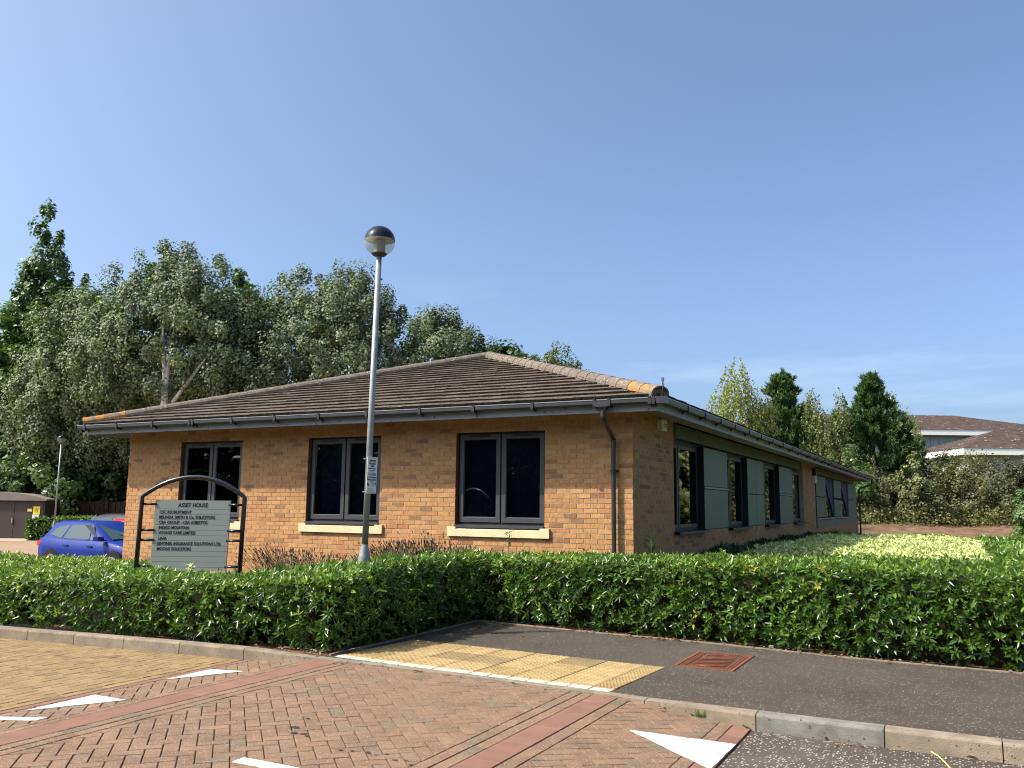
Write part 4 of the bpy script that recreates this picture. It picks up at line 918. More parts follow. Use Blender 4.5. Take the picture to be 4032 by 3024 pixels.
stop = lambda x, y: .66+.06*math.sin(y*1.7)-.25*max(0, x-.7)
hedge('shade_shrub', 'dark shrub strip in shade at the foot of the clad side wall', [(.85,1.9,.95,3.4,.05,stop),(.1,1.9,.85,1.9,.05,stop)], [(.08,.8,1.9,15.8,stop)], 90, 110, L_dark, leaf=(.13,.045), k=7, core=[(.06,.75,2.0,15.8,0,stop)], cat='shrub')
btop = lambda x, y: .62+.04*math.sin(x*2.3)
hedge('laurel_hedge', 'far strip of laurel hedge between the variegated patch and the bare bank', [(.2,16.0,12,16.6,.1,btop)], [(.2,12,16,19,btop)], 40, 60, L_laurel, leaf=(.13,.05), core=[(.3,12,16.1,19,0,btop)])

# ---------------------------------------------------------------- lamp posts
def lamp(label, loc, lean, H=4.92, plaque=False):
    t = thing('lamp_post', label, 'lamp post', loc, 0, None)
    gnd = 0.0
    b = MB(); b.lathe([(.0,0.0),(.070,0.0),(.070,.90),(.066,.93),(.040,1.035),(.040,1.06),(.0385,1.065)], n=20); b.build('base_column', m_galv, t, True, local=True)
    b = MB(); b.box(-.078,-.066,-.05,.05,.28,.84); b.build('access_door', m_galv, t, local=True)
    b = MB(); b.tube([(0,0,1.05),(0,0,2.6),(0,0,H-.37)], [.038,.038,.034], 16); b.build('pole', m_galv, t, True, local=True)
    b = MB(); b.lathe([(.0395,1.052),(.0405,1.056),(.0405,1.068),(.0395,1.072)], n=16); b.build('collar', m_black, t, local=True)
    zc = H-.19; rr = .19; prof = lambda a0, a1, n_, r: [(r*math.cos(a0+(a1-a0)*i/n_), zc+r*math.sin(a0+(a1-a0)*i/n_)) for i in range(n_+1)]
    b = MB(); b.lathe(prof(.08, math.pi/2, 10, rr), n=32); b.lathe([(rr*math.cos(.08), zc+rr*math.sin(.08)), (.17, zc+.016)], n=32); b.build('dome', m_navy, t, True, local=True)
    b = MB(); b.lathe(prof(-1.05, .075, 10, rr-.001), n=32); b.build('lens', m_lens, t, True, local=True)
    b = MB(); b.lathe([(.168, zc+.012),(.10, zc+.03),(.0, zc+.04)], n=28); b.build('reflector', m_lensin, t, True, local=True)
    b = MB(); b.lathe([(.072, zc-.155),(.072, zc-.005),(.066, zc+.012),(0, zc+.014)], n=20); b.build('lamp_housing', m_galv, t, True, local=True)
    b = MB(); b.lathe([(.036, H-.385),(.07, H-.375),(.098, H-.352),(.096, H-.343),(.0, H-.34)], n=24); b.build('spigot', m_pipe, t, True, local=True)
    t.rotation_euler = lean; return t
lamp1 = lamp('tall galvanised lamp post with dark domed globe, standing in the hedge before the office', (-2.01,-3.80,0.0), (0, .0185, 0))
lamp('distant lamp post with dark globe in front of dark trees left of the office', (-32.9,13.95,-.42), (0,.004,0), 5.0)
def text_mesh(body, h, mt, name, parent, origin, ax, ay, width=None, bold=.012, align='LEFT', depth=.0012):
    cu = bpy.data.curves.new('text', 'FONT'); cu.body = body; cu.size = 1.0; cu.align_x = align; cu.offset = bold; cu.extrude = .002; cu.resolution_u = 3
    o = bpy.data.objects.new('text', cu); C.objects.link(o); bpy.context.view_layer.update()
    me = bpy.data.meshes.new_from_object(o.evaluated_get(bpy.context.evaluated_depsgraph_get())); bpy.data.objects.remove(o); bpy.data.curves.remove(cu)
    co = np.empty(len(me.vertices)*3, np.float32); me.vertices.foreach_get('co', co); co = co.reshape(-1, 3)
    s = h/.70; w = co[:, 0].max()-co[:, 0].min(); sx = (width/w) if width else s
    ax, ay = np.array(Vector(ax).normalized()), np.array(Vector(ay).normalized()); az = np.cross(ax, ay); zz = co[:, 2:3]*0+np.where(co[:, 2:3] > 0, depth, 0)
    co2 = np.array(origin)+(co[:, :1]*sx)*ax+(co[:, 1:2]*s)*ay+zz*az
    me.vertices.foreach_set('co', co2.astype(np.float32).ravel()); me.materials.clear(); me.materials.append(mt); me.update()
    return link(name, me, parent)
# parking notice strapped to the near lamp post
pn = thing('parking_notice', 'white parking notice with navy print strapped to the lamp post', 'sign', (-1.93,-3.86,1.64))
rdir = Vector((0, 1, 0)); lz = Vector((.0185, 0, 1)).normalized(); nd = rdir.cross(lz).normalized()   # the board faces along the road, so it is seen at an angle
pc = Vector((-1.927,-3.795,1.862)); hw_, hh_ = .098, .215
def pb_(u, v, d=0): return pc+rdir*u+lz*v+nd*d
def pq(name, u0, u1, v0, v1, d, mt, h=.004):
    b = MB(); b.prism([pb_(u0,v0,d),pb_(u1,v0,d),pb_(u1,v1,d),pb_(u0,v1,d)], h); return b.build(name, mt, pn)
pq('board', -hw_, hw_, -hh_, hh_, 0, m_white); 
pq('header_block', -.062, .062, .125, .182, .0015, m_navyp, .001); pq('charge_block', -.088, .088, -.063, -.018, .0015, m_navyp, .001)
b = MB()
for v in (hh_-.014, -hh_+.012): b.prism([pb_(-.088,v,.0015),pb_(.088,v,.0015),pb_(.088,v+.003,.0015),pb_(-.088,v+.003,.0015)], .001)
b.build('border_line', m_navyp, pn)
text_mesh('FlashPark', .03, m_white, 'lettering', pn, pb_(-.056,.14,.002), rdir, lz, .112, .02)
text_mesh('WARNING', .018, m_navyp, 'lettering', pn, pb_(-.037,.098,.001), rdir, lz, .074, .03)
text_mesh('Controlled parking area', .016, m_navyp, 'lettering', pn, pb_(-.072,.072,.001), rdir, lz, .144, .02)
text_mesh('Parking charge notice', .022, m_white, 'lettering', pn, pb_(-.082,-.047,.002), rdir, lz, .164, .03)
b = MB(); lr_ = random.Random(8)
for v, w in ((.053,.06),(.036,.04),(.020,.078),(.008,.078),(-.004,.078),(-.075,.03)): b.prism([pb_(-w,v,.0012),pb_(w,v,.0012),pb_(w,v+.006,.0012),pb_(-w,v+.006,.0012)], .0008)
for k in range(5): b.prism([pb_(-.02,-.088-.011*k,.0012),pb_(.06,-.088-.011*k,.0012),pb_(.06,-.085-.011*k,.0012),pb_(-.02,-.085-.011*k,.0012)], .0008)
for k in range(5): b.prism([pb_(-.085,-.158-.009*k,.0012),pb_(.04+.01*(k%3),-.158-.009*k,.0012),pb_(.04+.01*(k%3),-.156-.009*k,.0012),pb_(-.085,-.156-.009*k,.0012)], .0008)
for u0, v0, v1 in ((-.085,-.125,-.085),(-.062,-.135,-.10),(.07,-.115,-.085)): b.prism([pb_(u0,v0,.0012),pb_(u0+.018,v0,.0012),pb_(u0+.018,v1,.0012),pb_(u0,v1,.0012)], .0008)
tag(b.build('small_print', m_navyp, pn), kind='stuff')
for v in (.195, -.195):
    b = MB(); b.tube([Vector((-1.985,-3.80,1.862+v))+Vector((.042*math.cos(t),.042*math.sin(t),0)) for t in [i*math.pi/6 for i in range(13)]], .005, 4); b.obox(Vector((-2.03,-3.80,1.862+v)), (.02,0,0),(0,.004,0),(0,0,.006)); b.build('strap', m_galv, pn)
# ---------------------------------------------------------------- name board
SC = Vector((-4.94,-3.71,1.08)); sx_ = Vector((.889,.457,0)).normalized(); sz_ = (Vector((0,0,1))+sx_*.017).normalized(); sn_ = sx_.cross(sz_).normalized()
sg = thing('name_board', 'grey slatted tenant board in a black arched tube frame above the hedge', 'sign', (SC.x, SC.y, 0.0))
S_ = lambda u, v, d=0: SC+sx_*u+sz_*v+sn_*d
arch = [S_(-.692,-1.08), S_(-.692,.50), S_(-.690,.522), S_(-.66,.545)]
cx0, ry, rx_ = 0.0, .235, .66
arch = [S_(-.692,-1.08), S_(-.692,.51)]
for i in range(0, 17):
    u = -.665+1.33*i/16; arch.append(S_(u, .535+.243*(1-(abs(u)/.665)**2.05)))
arch += [S_(.692,.51), S_(.692,-1.08)]
b = MB(); b.tube(arch, .0300, 12); b.build('tube_frame', m_tubeb, sg, True)
for v in (.412,.067,-.063,-.408):
    for u0, u1 in ((-.675,-.485),(.485,.675)):
        b = MB(); b.tube([S_(u0,v,-.005), S_(u1,v,-.005)], .0165, 10); b.build('rail', m_tubeb, sg, True)
b = MB(); b.prism([S_(-.50,-.46,-.03),S_(.50,-.46,-.03),S_(.50,.46,-.03),S_(-.50,.46,-.03)], .02); b.build('backing', m_frame_dk, sg)
tops_ = [.468,.348,.278,.209,.140,.0695,-.001,-.070,-.138,-.208,-.278,-.348,-.417,-.468]
for k, (a, c) in enumerate(zip(tops_, tops_[1:])):
    b = MB(); b.prism([S_(-.508,c+.0025,.0),S_(.508,c+.0025,.0),S_(.508,a-.0005,.0),S_(-.508,a-.0005,.0)], .026, inset=.0015); b.build('sign_slat', m_slat, sg)
lines = [('CSC RECRUITMENT', 1068, 580, 902), ('BELINDA SMITH & Co. SOLICITORS', 1118, 577, 1138), ('CBA GROUP - CBA ASBESTOS', 1170, 575, 1064), ('INDIGO MOUNTAIN', 1222, 573, 878), ('VOYAGE CARE LIMITED', 1273, 570, 945), ('LINIA', 1330, 573, 656), ('SENTINEL INSURANCE SOLUTIONS LTD', 1380, 558, 1197), ('MOONS SOLICITORS', 1432, 558, 900)]
for body, yc, xa, xb in lines:
    v = (1300-yc)/747.6; lean_ = (1300-yc)*.067; u0 = (xa-895-lean_)/747.6; wdt = (xb-xa)/747.6
    text_mesh(body, .040, m_text, 'lettering', sg, S_(u0, v-.020, .0012), sx_, sz_, wdt, .018)
text_mesh('ASSET HOUSE', .052, m_text, 'lettering', sg, S_((770-895-20)/747.6, (1300-997)/747.6-.026, .0012), sx_, sz_, 298/747.6, .02)
pl = thing('brick_plinth', 'low grey brick plinth under the tenant board', 'plinth', (SC.x, SC.y, 0)); lz0 = .60
b = MB(); q = SC-Vector((0,0,SC.z)); b.obox(q+Vector((0,0,lz0/2-.005))+sn_*-.02, sx_*.62, sn_*.10, Vector((0,0,lz0/2-.008))); b.build('mortar', m_mortar, pl)
bm_ = block_mesh('plinth_brick', .215, .10, m_plinth, .0655)
for k in range(8):
    for i in range(6):
        u = -.58+.225*i+(.1125 if k % 2 else 0)
        if u > .6: continue
        p = q+sx_*u+sn_*.035+Vector((0,0,lz0-.075*k)); link('plinth_brick', bm_, pl, loc=p, rot=(0,0,math.atan2(sx_.y, sx_.x))).matrix_parent_inverse = Matrix.Translation(pl.location).inverted()
# ---------------------------------------------------------------- lavender
def lavender(label, pts, seed, group):
    g = np.random.default_rng(seed); cx = sum(p[0] for p in pts)/len(pts)
    t = thing('lavender_bush', label, 'lavender', (cx, pts[0][1], .05), 0, group)
    sb_, hb = MB(), MB()
    for x, y, top, n, lean, sp in pts:
        for i in range(n):
            h = top*(.62+.38*g.random()**.7)-.05; dx, dy = g.normal(0, sp)+lean*h, g.normal(-.05, .22); bx, by = x+g.normal(0, sp*.45), y+g.normal(0, .15)
            p0 = Vector((bx, by, .05)); p2 = Vector((bx+dx, by+dy, .05+h)); p1 = (p0+p2)/2+Vector((-dx*.15, -dy*.15, h*.1)); dd = (p2-p1).normalized(); w = Vector((.0032, .001, 0))
            v_ = float(g.random()); sb_.add([p0-w,p0+w,p1+w,p1-w,p2+w*.6,p2-w*.6], [(0,1,2,3),(3,2,4,5)], 0, v_)
            Lh = .035+.05*g.random(); s = dd.cross(Vector((0,1,0.2))).normalized(); q = dd.cross(s); r = .0085
            m = [p2+dd*Lh*.45+s*r, p2+dd*Lh*.45+q*r, p2+dd*Lh*.45-s*r, p2+dd*Lh*.45-q*r]
            hb.add([p2-dd*.004]+m+[p2+dd*Lh], [(0,2,1),(0,3,2),(0,4,3),(0,1,4),(5,1,2),(5,2,3),(5,3,4),(5,4,1)], 0, v_)
    tag(sb_.build('stems', m_lavs, t), kind='stuff'); tag(hb.build('flower_heads', m_lavh, t), kind='stuff')
    cp = [];
    for x, y, top, n, lean, sp in pts:
        N = n*3; cp.append(np.stack([g.normal(x, sp*.8, N), g.normal(y, .2, N), .1+g.random(N)*top*.55], 1))
    cp = np.concatenate(cp); V, Q, A = cards(cp, .07, .012, np.array([[0,0,1.]])); tag(link('foliage', np_mesh('foliage', V, Q, A, L_scrubd), t), kind='stuff')
    return t
lavender('lavender with dark spent heads between the tenant board and the lamp post', [(-5.35,-1.5,.80,130,-.25,.14),(-4.95,-1.5,.78,130,-.15,.15),(-4.55,-1.55,.74,130,-.2,.15),(-4.1,-1.55,.72,120,-.15,.15),(-3.8,-1.5,.74,60,-.05,.14),(-5.5,-1.5,.86,26,-.3,.10)], 3, None)
lavender('tall lavender with dark spent heads right of the lamp post below the middle sill', [(-3.35,-1.5,.86,160,-.1,.16),(-2.95,-1.5,.97,230,-.15,.17),(-2.55,-1.5,.98,230,-.1,.17),(-2.15,-1.5,.92,150,.12,.15),(-2.4,-1.5,1.12,45,-.12,.12),(-1.85,-1.5,.84,60,.3,.12)], 4, None)
def shoot(label, p, h, mt, seed, n=14, L=.09):
    g = np.random.default_rng(seed); t = thing('leafy_shoot', label, 'plant', p)
    b = MB(); P0 = Vector(p); pts = [P0, P0+Vector((.01,0,h*.5)), P0+Vector((.0+.03,0,h))]; b.tube(pts, .005, 5); b.build('stem', m_bark, t)
    zz = np.linspace(.25, 1, n); c = np.stack([p[0]+.02*zz, np.full(n, p[1]), p[2]+h*zz], 1); V, Q, A = sprigs(c, np.tile([[0,0,1.]], (n,1)), 2, L, L*.35, (.7,1.3)); link('leaves', np_mesh('leaves', V, Q, A, mt), t)
shoot('thin upright shoot rising from the hedge below the right front window', (-1.45,-1.2,.6), .52, L_laurel, 1)
shoot('narrow grey green shoot in front of the tenant board foot', (-4.35,-4.25,.50), .22, L_vari, 2, 12, .10)
shoot('broad dark leafy shoot by the brick corner', (.35,-.3,.72), .30, L_dark, 3, 8, .16)
# ---------------------------------------------------------------- small debris
b = MB(); g = random.Random(9)
for k in range(420):
    if k < 150: x = g.uniform(-1.3, 6); y = interp(x, EDGE)+abs(g.gauss(0, .10))-.03; z = .028
    elif k < 210: x = g.uniform(.4, 1.6); y = interp(x, EDGE)-abs(g.gauss(0, .10)); z = .018
    elif k < 330: x = g.uniform(-2.6, -1.5); y = g.uniform(-5.15, -4.75); z = .03
    elif k < 380: x = g.uniform(-1.3, 4.5); y = kerby(x)-abs(g.gauss(0, .05)); z = zroad(x)+.01
    else: x = g.uniform(-1.3, 5); y = -2.35-abs(g.gauss(0, .5)); z = .014
    a = g.random()*6.28; s = g.uniform(.008, .022); c_, s_ = math.cos(a)*s, math.sin(a)*s
    b.add([(x-c_*1.6,y-s_*1.6,z),(x+s_*.6,y-c_*.6,z+.005+g.random()*.008),(x+c_*1.6,y+s_*1.6,z+.003),(x-s_*.6,y+c_*.6,z+.004)], [(0,1,2,3)], 0, g.random())
tag(b.build('leaf_litter', m_litter), 'dry brown leaf litter along the foot of the hedges', 'leaf litter', kind='stuff')
b = MB()
for k in range(110):
    if k < 70: x = g.uniform(2.2, 6.5); y = interp(x, EDGE)+g.uniform(-.03, .25)
    else: x = g.uniform(-2.3, -1.5); y = g.uniform(-5.1, -4.8)
    s = g.uniform(.004, .011) if k != 3 else .022; b.obox((x,y,.025+s*.3), (s,s*.3,0), (-s*.25,s*.8,0), (0,0,s*.5), 0, g.random())
tag(b.build('pebbles', m_pebble), 'loose pebbles at the soil edge of the path', 'pebbles', kind='stuff')
b = MB(); b.tube([(3.98,-5.50,-.075),(4.02,-5.57,-.078),(4.06,-5.70,-.078),(4.10,-5.86,-.08),(4.11,-5.99,-.08)], .004, 5); tag(b.build('straw', m_straw), 'yellow straw lying on the road by the right kerb', 'straw')
wd = MB(); 
for k in range(34):
    a = g.random()*6.28; r = g.random()*.05; h = g.uniform(.02, .075); x, y = 2.40+r*math.cos(a), -5.425+r*math.sin(a)*.35; wd.add([(x-.004,y,-.05),(x+.004,y,-.05),(x+.02*math.cos(a),y+.02*math.sin(a),-.05+h)], [(0,1,2)], 0, g.random())
tag(wd.build('weed_tuft', L_green), 'small green weed tuft growing against the kerb face', 'weed')
# ---------------------------------------------------------------- cars
def carmat(n, c, coat=1.0): return mat(n, c, 0.5, 0.12, metal=.0, coat=coat*.12, noise=3, noise_amt=.05)
m_tyre = mat('tyre', (.012,.012,.012), .8, .2); m_rim = mat('alloy', (.35,.36,.38), .3, .5, metal=.8)
m_red = mat('tail_light', (.45,.008,.012), .2, .5, coat=.6); m_seat = mat('car_interior', (.02,.02,.022), .9, .2)
def car(name, label, pm, loc, rz, L=4.2, H=1.45, long_hood=1.0):
    t = thing(name, label, 'car', loc, rz, None); w = .88
    # local: nose towards +x, origin on the ground below the middle
    st = [(-L/2,.42,.86,.70),(-L/2+.05,.34,.97,.80),(-L/2+.35,.30,1.00,.86),(-L/2+.95,.22,.965,.88),(-.3,.20,.945,.885),(.55,.20,.935,.88),(L/2-1.25,.22,.93,.87),(L/2-.75,.24,.84,.84),(L/2-.28,.28,.74,.76),(L/2-.04,.33,.62,.62),(L/2,.38,.54,.55)]
    b = MB(); rows = []
    for x, zb, zt, hw2 in st:
        zm = zb+(zt-zb)*.62
        rows.append([(x,0,zb),(x,-hw2*.86,zb),(x,-hw2,zb+.12),(x,-hw2*1.01,zm),(x,-hw2*.955,zt-.04),(x,-hw2*.86,zt),(x,0,zt+.025),(x,hw2*.86,zt),(x,hw2*.955,zt-.04),(x,hw2*1.01,zm),(x,hw2,zb+.12),(x,hw2*.86,zb)])
    n = 12; vs = [p for r_ in rows for p in r_]
    fs = [(i*n+k,i*n+(k+1)%n,(i+1)*n+(k+1)%n,(i+1)*n+k) for i in range(len(rows)-1) for k in range(n)]+[tuple(range(n)),tuple(reversed(range((len(rows)-1)*n,len(rows)*n)))]
    b.add(vs, [f[::-1] for f in fs]); b.build('body', pm, t, True, local=True)
    # cabin: base outline at the belt line, roof outline above
    xb0, xb1, xr0, xr1 = -L/2+.10, L/2-1.20*long_hood, -L/2+.42, L/2-2.0*long_hood; zb, zr = .93, H; wb, wr = .80, .60
    def ring(z, x0, x1, hw2, bow): return [(x0,-hw2*.9,z),(x0+.25,-hw2,z),((x0+x1)/2,-hw2*1.02,z+bow),(x1-.2,-hw2,z),(x1,-hw2*.86,z),(x1+.05,0,z),(x1,hw2*.86,z),(x1-.2,hw2,z),((x0+x1)/2,hw2*1.02,z+bow),(x0+.25,hw2,z),(x0,hw2*.9,z),(x0-.03,0,z)]
    r0, r1, r2_ = ring(zb,xb0,xb1,wb,0), ring(zr-.07,xr0,xr1,wr,.03), ring(zr,xr0+.12,xr1-.22,wr*.72,.0)
    b = MB(); n = 12; b.add(r0+r1+r2_, [(i,(i+1)%n,n+(i+1)%n,n+i) for i in range(n)]+[(n+i,n+(i+1)%n,2*n+(i+1)%n,2*n+i) for i in range(n)]+[tuple(range(2*n,3*n))]); b.build('roof', pm, t, True, local=True)
    def side_pt(s, x, f):     # f 0..1 from belt to roof on side s
        z = zb+(zr-.07-zb)*f; hw2 = wb*1.02+(wr*1.02-wb*1.02)*f; return (x, s*(hw2+.006), z+.02*f)
    for s in (-1, 1):
        for nm, q in (('front_window', ((.28,.06),(xb1-.42,.06),(xr1-.02,.80),(xr1-.40,.90),(.10,.90))), ('rear_window', ((-.95,.06),(.17,.06),(.01,.90),(-.80,.87))), ('quarter_window', ((-1.62,.28),(-1.04,.06),(-.90,.86),(-1.36,.74)))):
            P_ = [side_pt(s, x, f) for x, f in q]; P_ = P_ if s < 0 else P_[::-1]; b = MB(); b.prism(P_, .004); b.build(nm, m_cglassd, t, local=True)
        b = MB(); b.obox((.78, s*.98, .99), (.07,.02,0), (0,.10,0), (0,0,.055)); b.obox((.85, s*.87, .95), (.05,0,0), (0,.06,0), (0,0,.015)); b.build('door_mirror', m_black if pm is not p_blue else pm, t, local=True)
        for x in (-.72, .30): b = MB(); b.obox((x, s*.895, .77), (.10,0,0), (0,.012,0), (0,0,.016)); b.build('door_handle', pm, t, local=True)
        for x in (-L/2+.78, L/2-.82):
            b = MB(); b.tube([(x, s*.70, .31),(x, s*.885, .31)], .36, 20); b.build('wheel_arch', m_tyre, t, local=True)
            b = MB(); b.tube([(x, s*.72, .31),(x, s*.90, .31)], .31, 20); wo = b.build('wheel', m_tyre, t, local=True)
            b = MB(); b.tube([(x, s*.80, .31),(x, s*.908, .31)], .205, 14); b.build('rim', m_rim, wo, local=True)
        b = MB(); b.obox((-L/2+.10, s*.72, .80), (.12,-s*.0,0), (0,.085,0), (0,0,.075)); b.build('tail_light', m_red, t, local=True)
        b = MB(); b.obox((L/2-.22, s*.62, .66), (.14,0,0), (0,.12,0), (0,0,.06)); b.build('headlight', m_rim, t, local=True)
    f = lambda x, y, z, d=.012: (x+d, y, z+d*.8)
    b = MB(); b.prism([f(xb1-.02,-.62,zb+.03),f(xb1+.02,.62,zb+.03),f(xr1+.05,.50,zr-.10),f(xr1+.03,-.50,zr-.10)], .004); b.build('windscreen', m_cglassd, t, local=True)
    b = MB(); b.prism([(xb0-.015,.62,zb+.06),(xb0-.015,-.62,zb+.06),(xr0-.03,-.5,zr-.11),(xr0-.03,.5,zr-.11)], .004); b.build('rear_screen', m_cglassd, t, local=True)
    b = MB(); b.tube([(xb1+.06,.1,zb+.05),(xb1-.12,-.35,zb+.16)], .012, 5); b.build('wiper', m_black, t, local=True)
    return t
m_cglassd = mat('tinted_car_glass', (.035,.06,.065), .12, .35)
p_blue = carmat('car_blue', (.003,.020,.17)); p_black = carmat('car_black', (.010,.010,.012)); p_red = carmat('car_red', (.42,.012,.016))
car('parked_car', 'bright blue hatchback parked at the left corner of the office', p_blue, (-17.75,5.1,-.50), 0.0)
car('parked_car', 'black hatchback parked behind the blue car, facing the other way', p_black, (-23.4,9.4,-.49), R(188), 3.9, 1.58)
car('parked_car', 'red car mostly hidden between the blue car and the brick corner', p_red, (-18.5,7.4,-.50), 0.0, 4.0, 1.46)
# ---------------------------------------------------------------- kiosk, fence, lot hedge
kt = thing('substation_kiosk', 'brown substation kiosk with pale domed roof at the left edge', 'kiosk', (-40.5,16.5,-.5), R(27.2))
b = MB(); b.box(-3.0,2.0,-.0,2.6,.0,2.02); b.build('cabinet', m_kiosk, kt, local=True)
for x0_, x1_ in ((-2.9,-1.35),(-1.33,.42),(.44,1.92)):
    b = MB(); b.prism([(x0_,-.02,.06),(x1_,-.02,.06),(x1_,-.02,1.92),(x0_,-.02,1.92)], .018, inset=.006); d_ = b.build('door', m_kiosk, kt, local=True)
    if x1_ < 1: q = MB(); q.box(x1_-.10,x1_-.04,-.06,-.021,.85,1.10); q.build('handle', m_galv, d_, local=True)
b = MB(); prof = [(-3.15,2.02),(-3.15,2.10),(-2.4,2.28),(-1.4,2.42),(-.5,2.47),(.4,2.42),(1.4,2.28),(2.15,2.10),(2.15,2.02)]
A_ = [(x,-.15,z) for x, z in prof]; B_ = [(x*.93-.03,2.75,z) for x, z in prof]; n = len(prof)
b.add(A_+B_, [(i,(i+1)%n,n+(i+1)%n,n+i)[::-1] for i in range(n)]+[tuple(range(n)), tuple(reversed(range(n,2*n)))][::-1]); b.build('domed_roof', m_kroof, kt, local=True)
b = MB(); b.prism([(1.42,-.045,1.30),(1.78,-.045,1.30),(1.78,-.045,1.72),(1.42,-.045,1.72)], .01); ys_ = b.build('warning_sign', m_yellow, kt, local=True)
b = MB(); b.prism([(1.49,-.047,1.42),(1.71,-.047,1.42),(1.60,-.047,1.63)], .0015); b.build('warning_triangle', m_text, ys_, local=True)
b = MB(); b.prism([(1.50+.03,-.049,1.438),(1.67,-.049,1.438),(1.60,-.049,1.585)], .0015); b.build('triangle_field', m_yellow, ys_, local=True)
b = MB(); b.obox((1.605,-.0505,1.51),(.012,0,.0),(0,.0005,0),(-.015,0,.05)); b.build('bolt_mark', m_text, ys_, local=True)
b = MB(); b.prism([(1.40,-.045,1.05),(1.74,-.045,1.05),(1.74,-.045,1.29),(1.40,-.045,1.29)], .01); b.build('notice', m_white, kt, local=True)
b = MB(); b.prism([(1.12,-.045,1.45),(1.36,-.045,1.45),(1.36,-.045,1.60),(1.12,-.045,1.60)], .01); b.build('number_plate', mat('pale_yellow', (.7,.6,.25), .6, .3), kt, local=True)
fn_ = thing('timber_fence', 'dark brown timber fence running right from the kiosk behind parked cars', 'fence', (-38.5,19.2,-.5), R(27.2))
for k in range(5):
    b = MB(); b.box(-2.2+1.9*k-.06,-2.2+1.9*k+.06,-.06,.06,0,2.12); b.build('post', m_fence, fn_, local=True)
for k in range(4):
    b = MB(); x0_ = -2.2+1.9*k+.07
    for i in range(14): b.box(x0_+.127*i, x0_+.127*i+.118, -.03+.012*(i%2), -.008+.012*(i%2), .05, 2.0+.01*math.sin(i*5+k))
    tag(b.build('fence_boards', m_fence, fn_, local=True), kind='stuff')
ktop = lambda x, y: terrain(x, y)+1.12+.04*math.sin(x*3)
hedge('box_hedge', 'small sunlit clipped hedge between the kiosk and the parked cars', [(-37.2,15.5,-32.0,18.2,-.46,ktop),(-37.6,16.7,-37.2,15.5,-.46,ktop)], [(-37.0,-32.3,16.6,17.6,ktop)], 70, 60, L_green, leaf=(.16,.085), k=5,
      core=None, lumps=.03)
b = MB(); d_ = Vector((5.2,2.7,0)).normalized(); n_ = Vector((d_.y,-d_.x,0)); c0 = Vector((-34.6,16.85,.05))-n_*.55; b.obox(c0, d_*2.85, n_*.5, Vector((0,0,.50))); tag(b.build('hedge_core', m_hedgecore, bpy.data.objects['box_hedge']))
# ---------------------------------------------------------------- trees
def blob_pts(blobs, N, clump=.5, shell=.55):
    vol = np.array([b[3]*b[4]*b[5] for b in blobs])**.75; cnt = G.multinomial(N, vol/vol.sum()); out, nor = [], []
    for (cx, cy, cz, rx, ry, rz), c in zip(blobs, cnt):
        d = nrm(G.normal(0, 1, (c, 3))); r = shell+(1-shell)*G.random((c, 1))**.6
        lump = 1+.16*np.sin(d[:, :1]*5+cx)*np.cos(d[:, 1:2]*6+cz)+.10*np.sin(d[:, 2:3]*11+cy)
        out.append(np.array([cx, cy, cz])+d*r*lump*np.array([rx, ry, rz])); nor.append(d)
    return np.concatenate(out), np.concatenate(nor)
def tufts(blobs, n, per, rad, leaf, shell=.6, vamp=.2, vb=0.0, flip=.06):
    c, d = blob_pts(blobs, n, shell=shell); s = .55+.75*G.random((n, 1, 1)); o = nrm(G.normal(0, 1, (n, per, 3)))*(.35+.65*G.random((n, per, 1))**.6)
    P_ = c[:, None]+o*rad*s; N_ = nrm(o*.9+d[:, None]*.7+np.array([0, 0, .30])+G.normal(0, .42, (n, per, 3))); N_ = np.where(G.random((n, per, 1)) < flip, -N_, N_)
    P_ = P_.reshape(-1, 3); N_ = N_.reshape(-1, 3); u = nrm(np.cross(N_, G.normal(0, 1, N_.shape))); v = np.cross(N_, u); q = .65+.7*G.random((len(P_), 1)); a = u*leaf[0]*q*.5; b = v*leaf[1]*q*.5
    V = np.stack([P_-a, P_-b-a*.1, P_+a, P_+b-a*.1], 1)[:, ::-1].reshape(-1, 3); Q = np.arange(len(P_)*4).reshape(-1, 4)
    # the winding is chosen so that the leaf's face looks along N_
    return V, Q[:, ::-1] if False else Q, np.clip(np.repeat(G.normal(.45+vb, vamp*.75, n), per)+G.normal(0, .10, n*per), 0, 1)
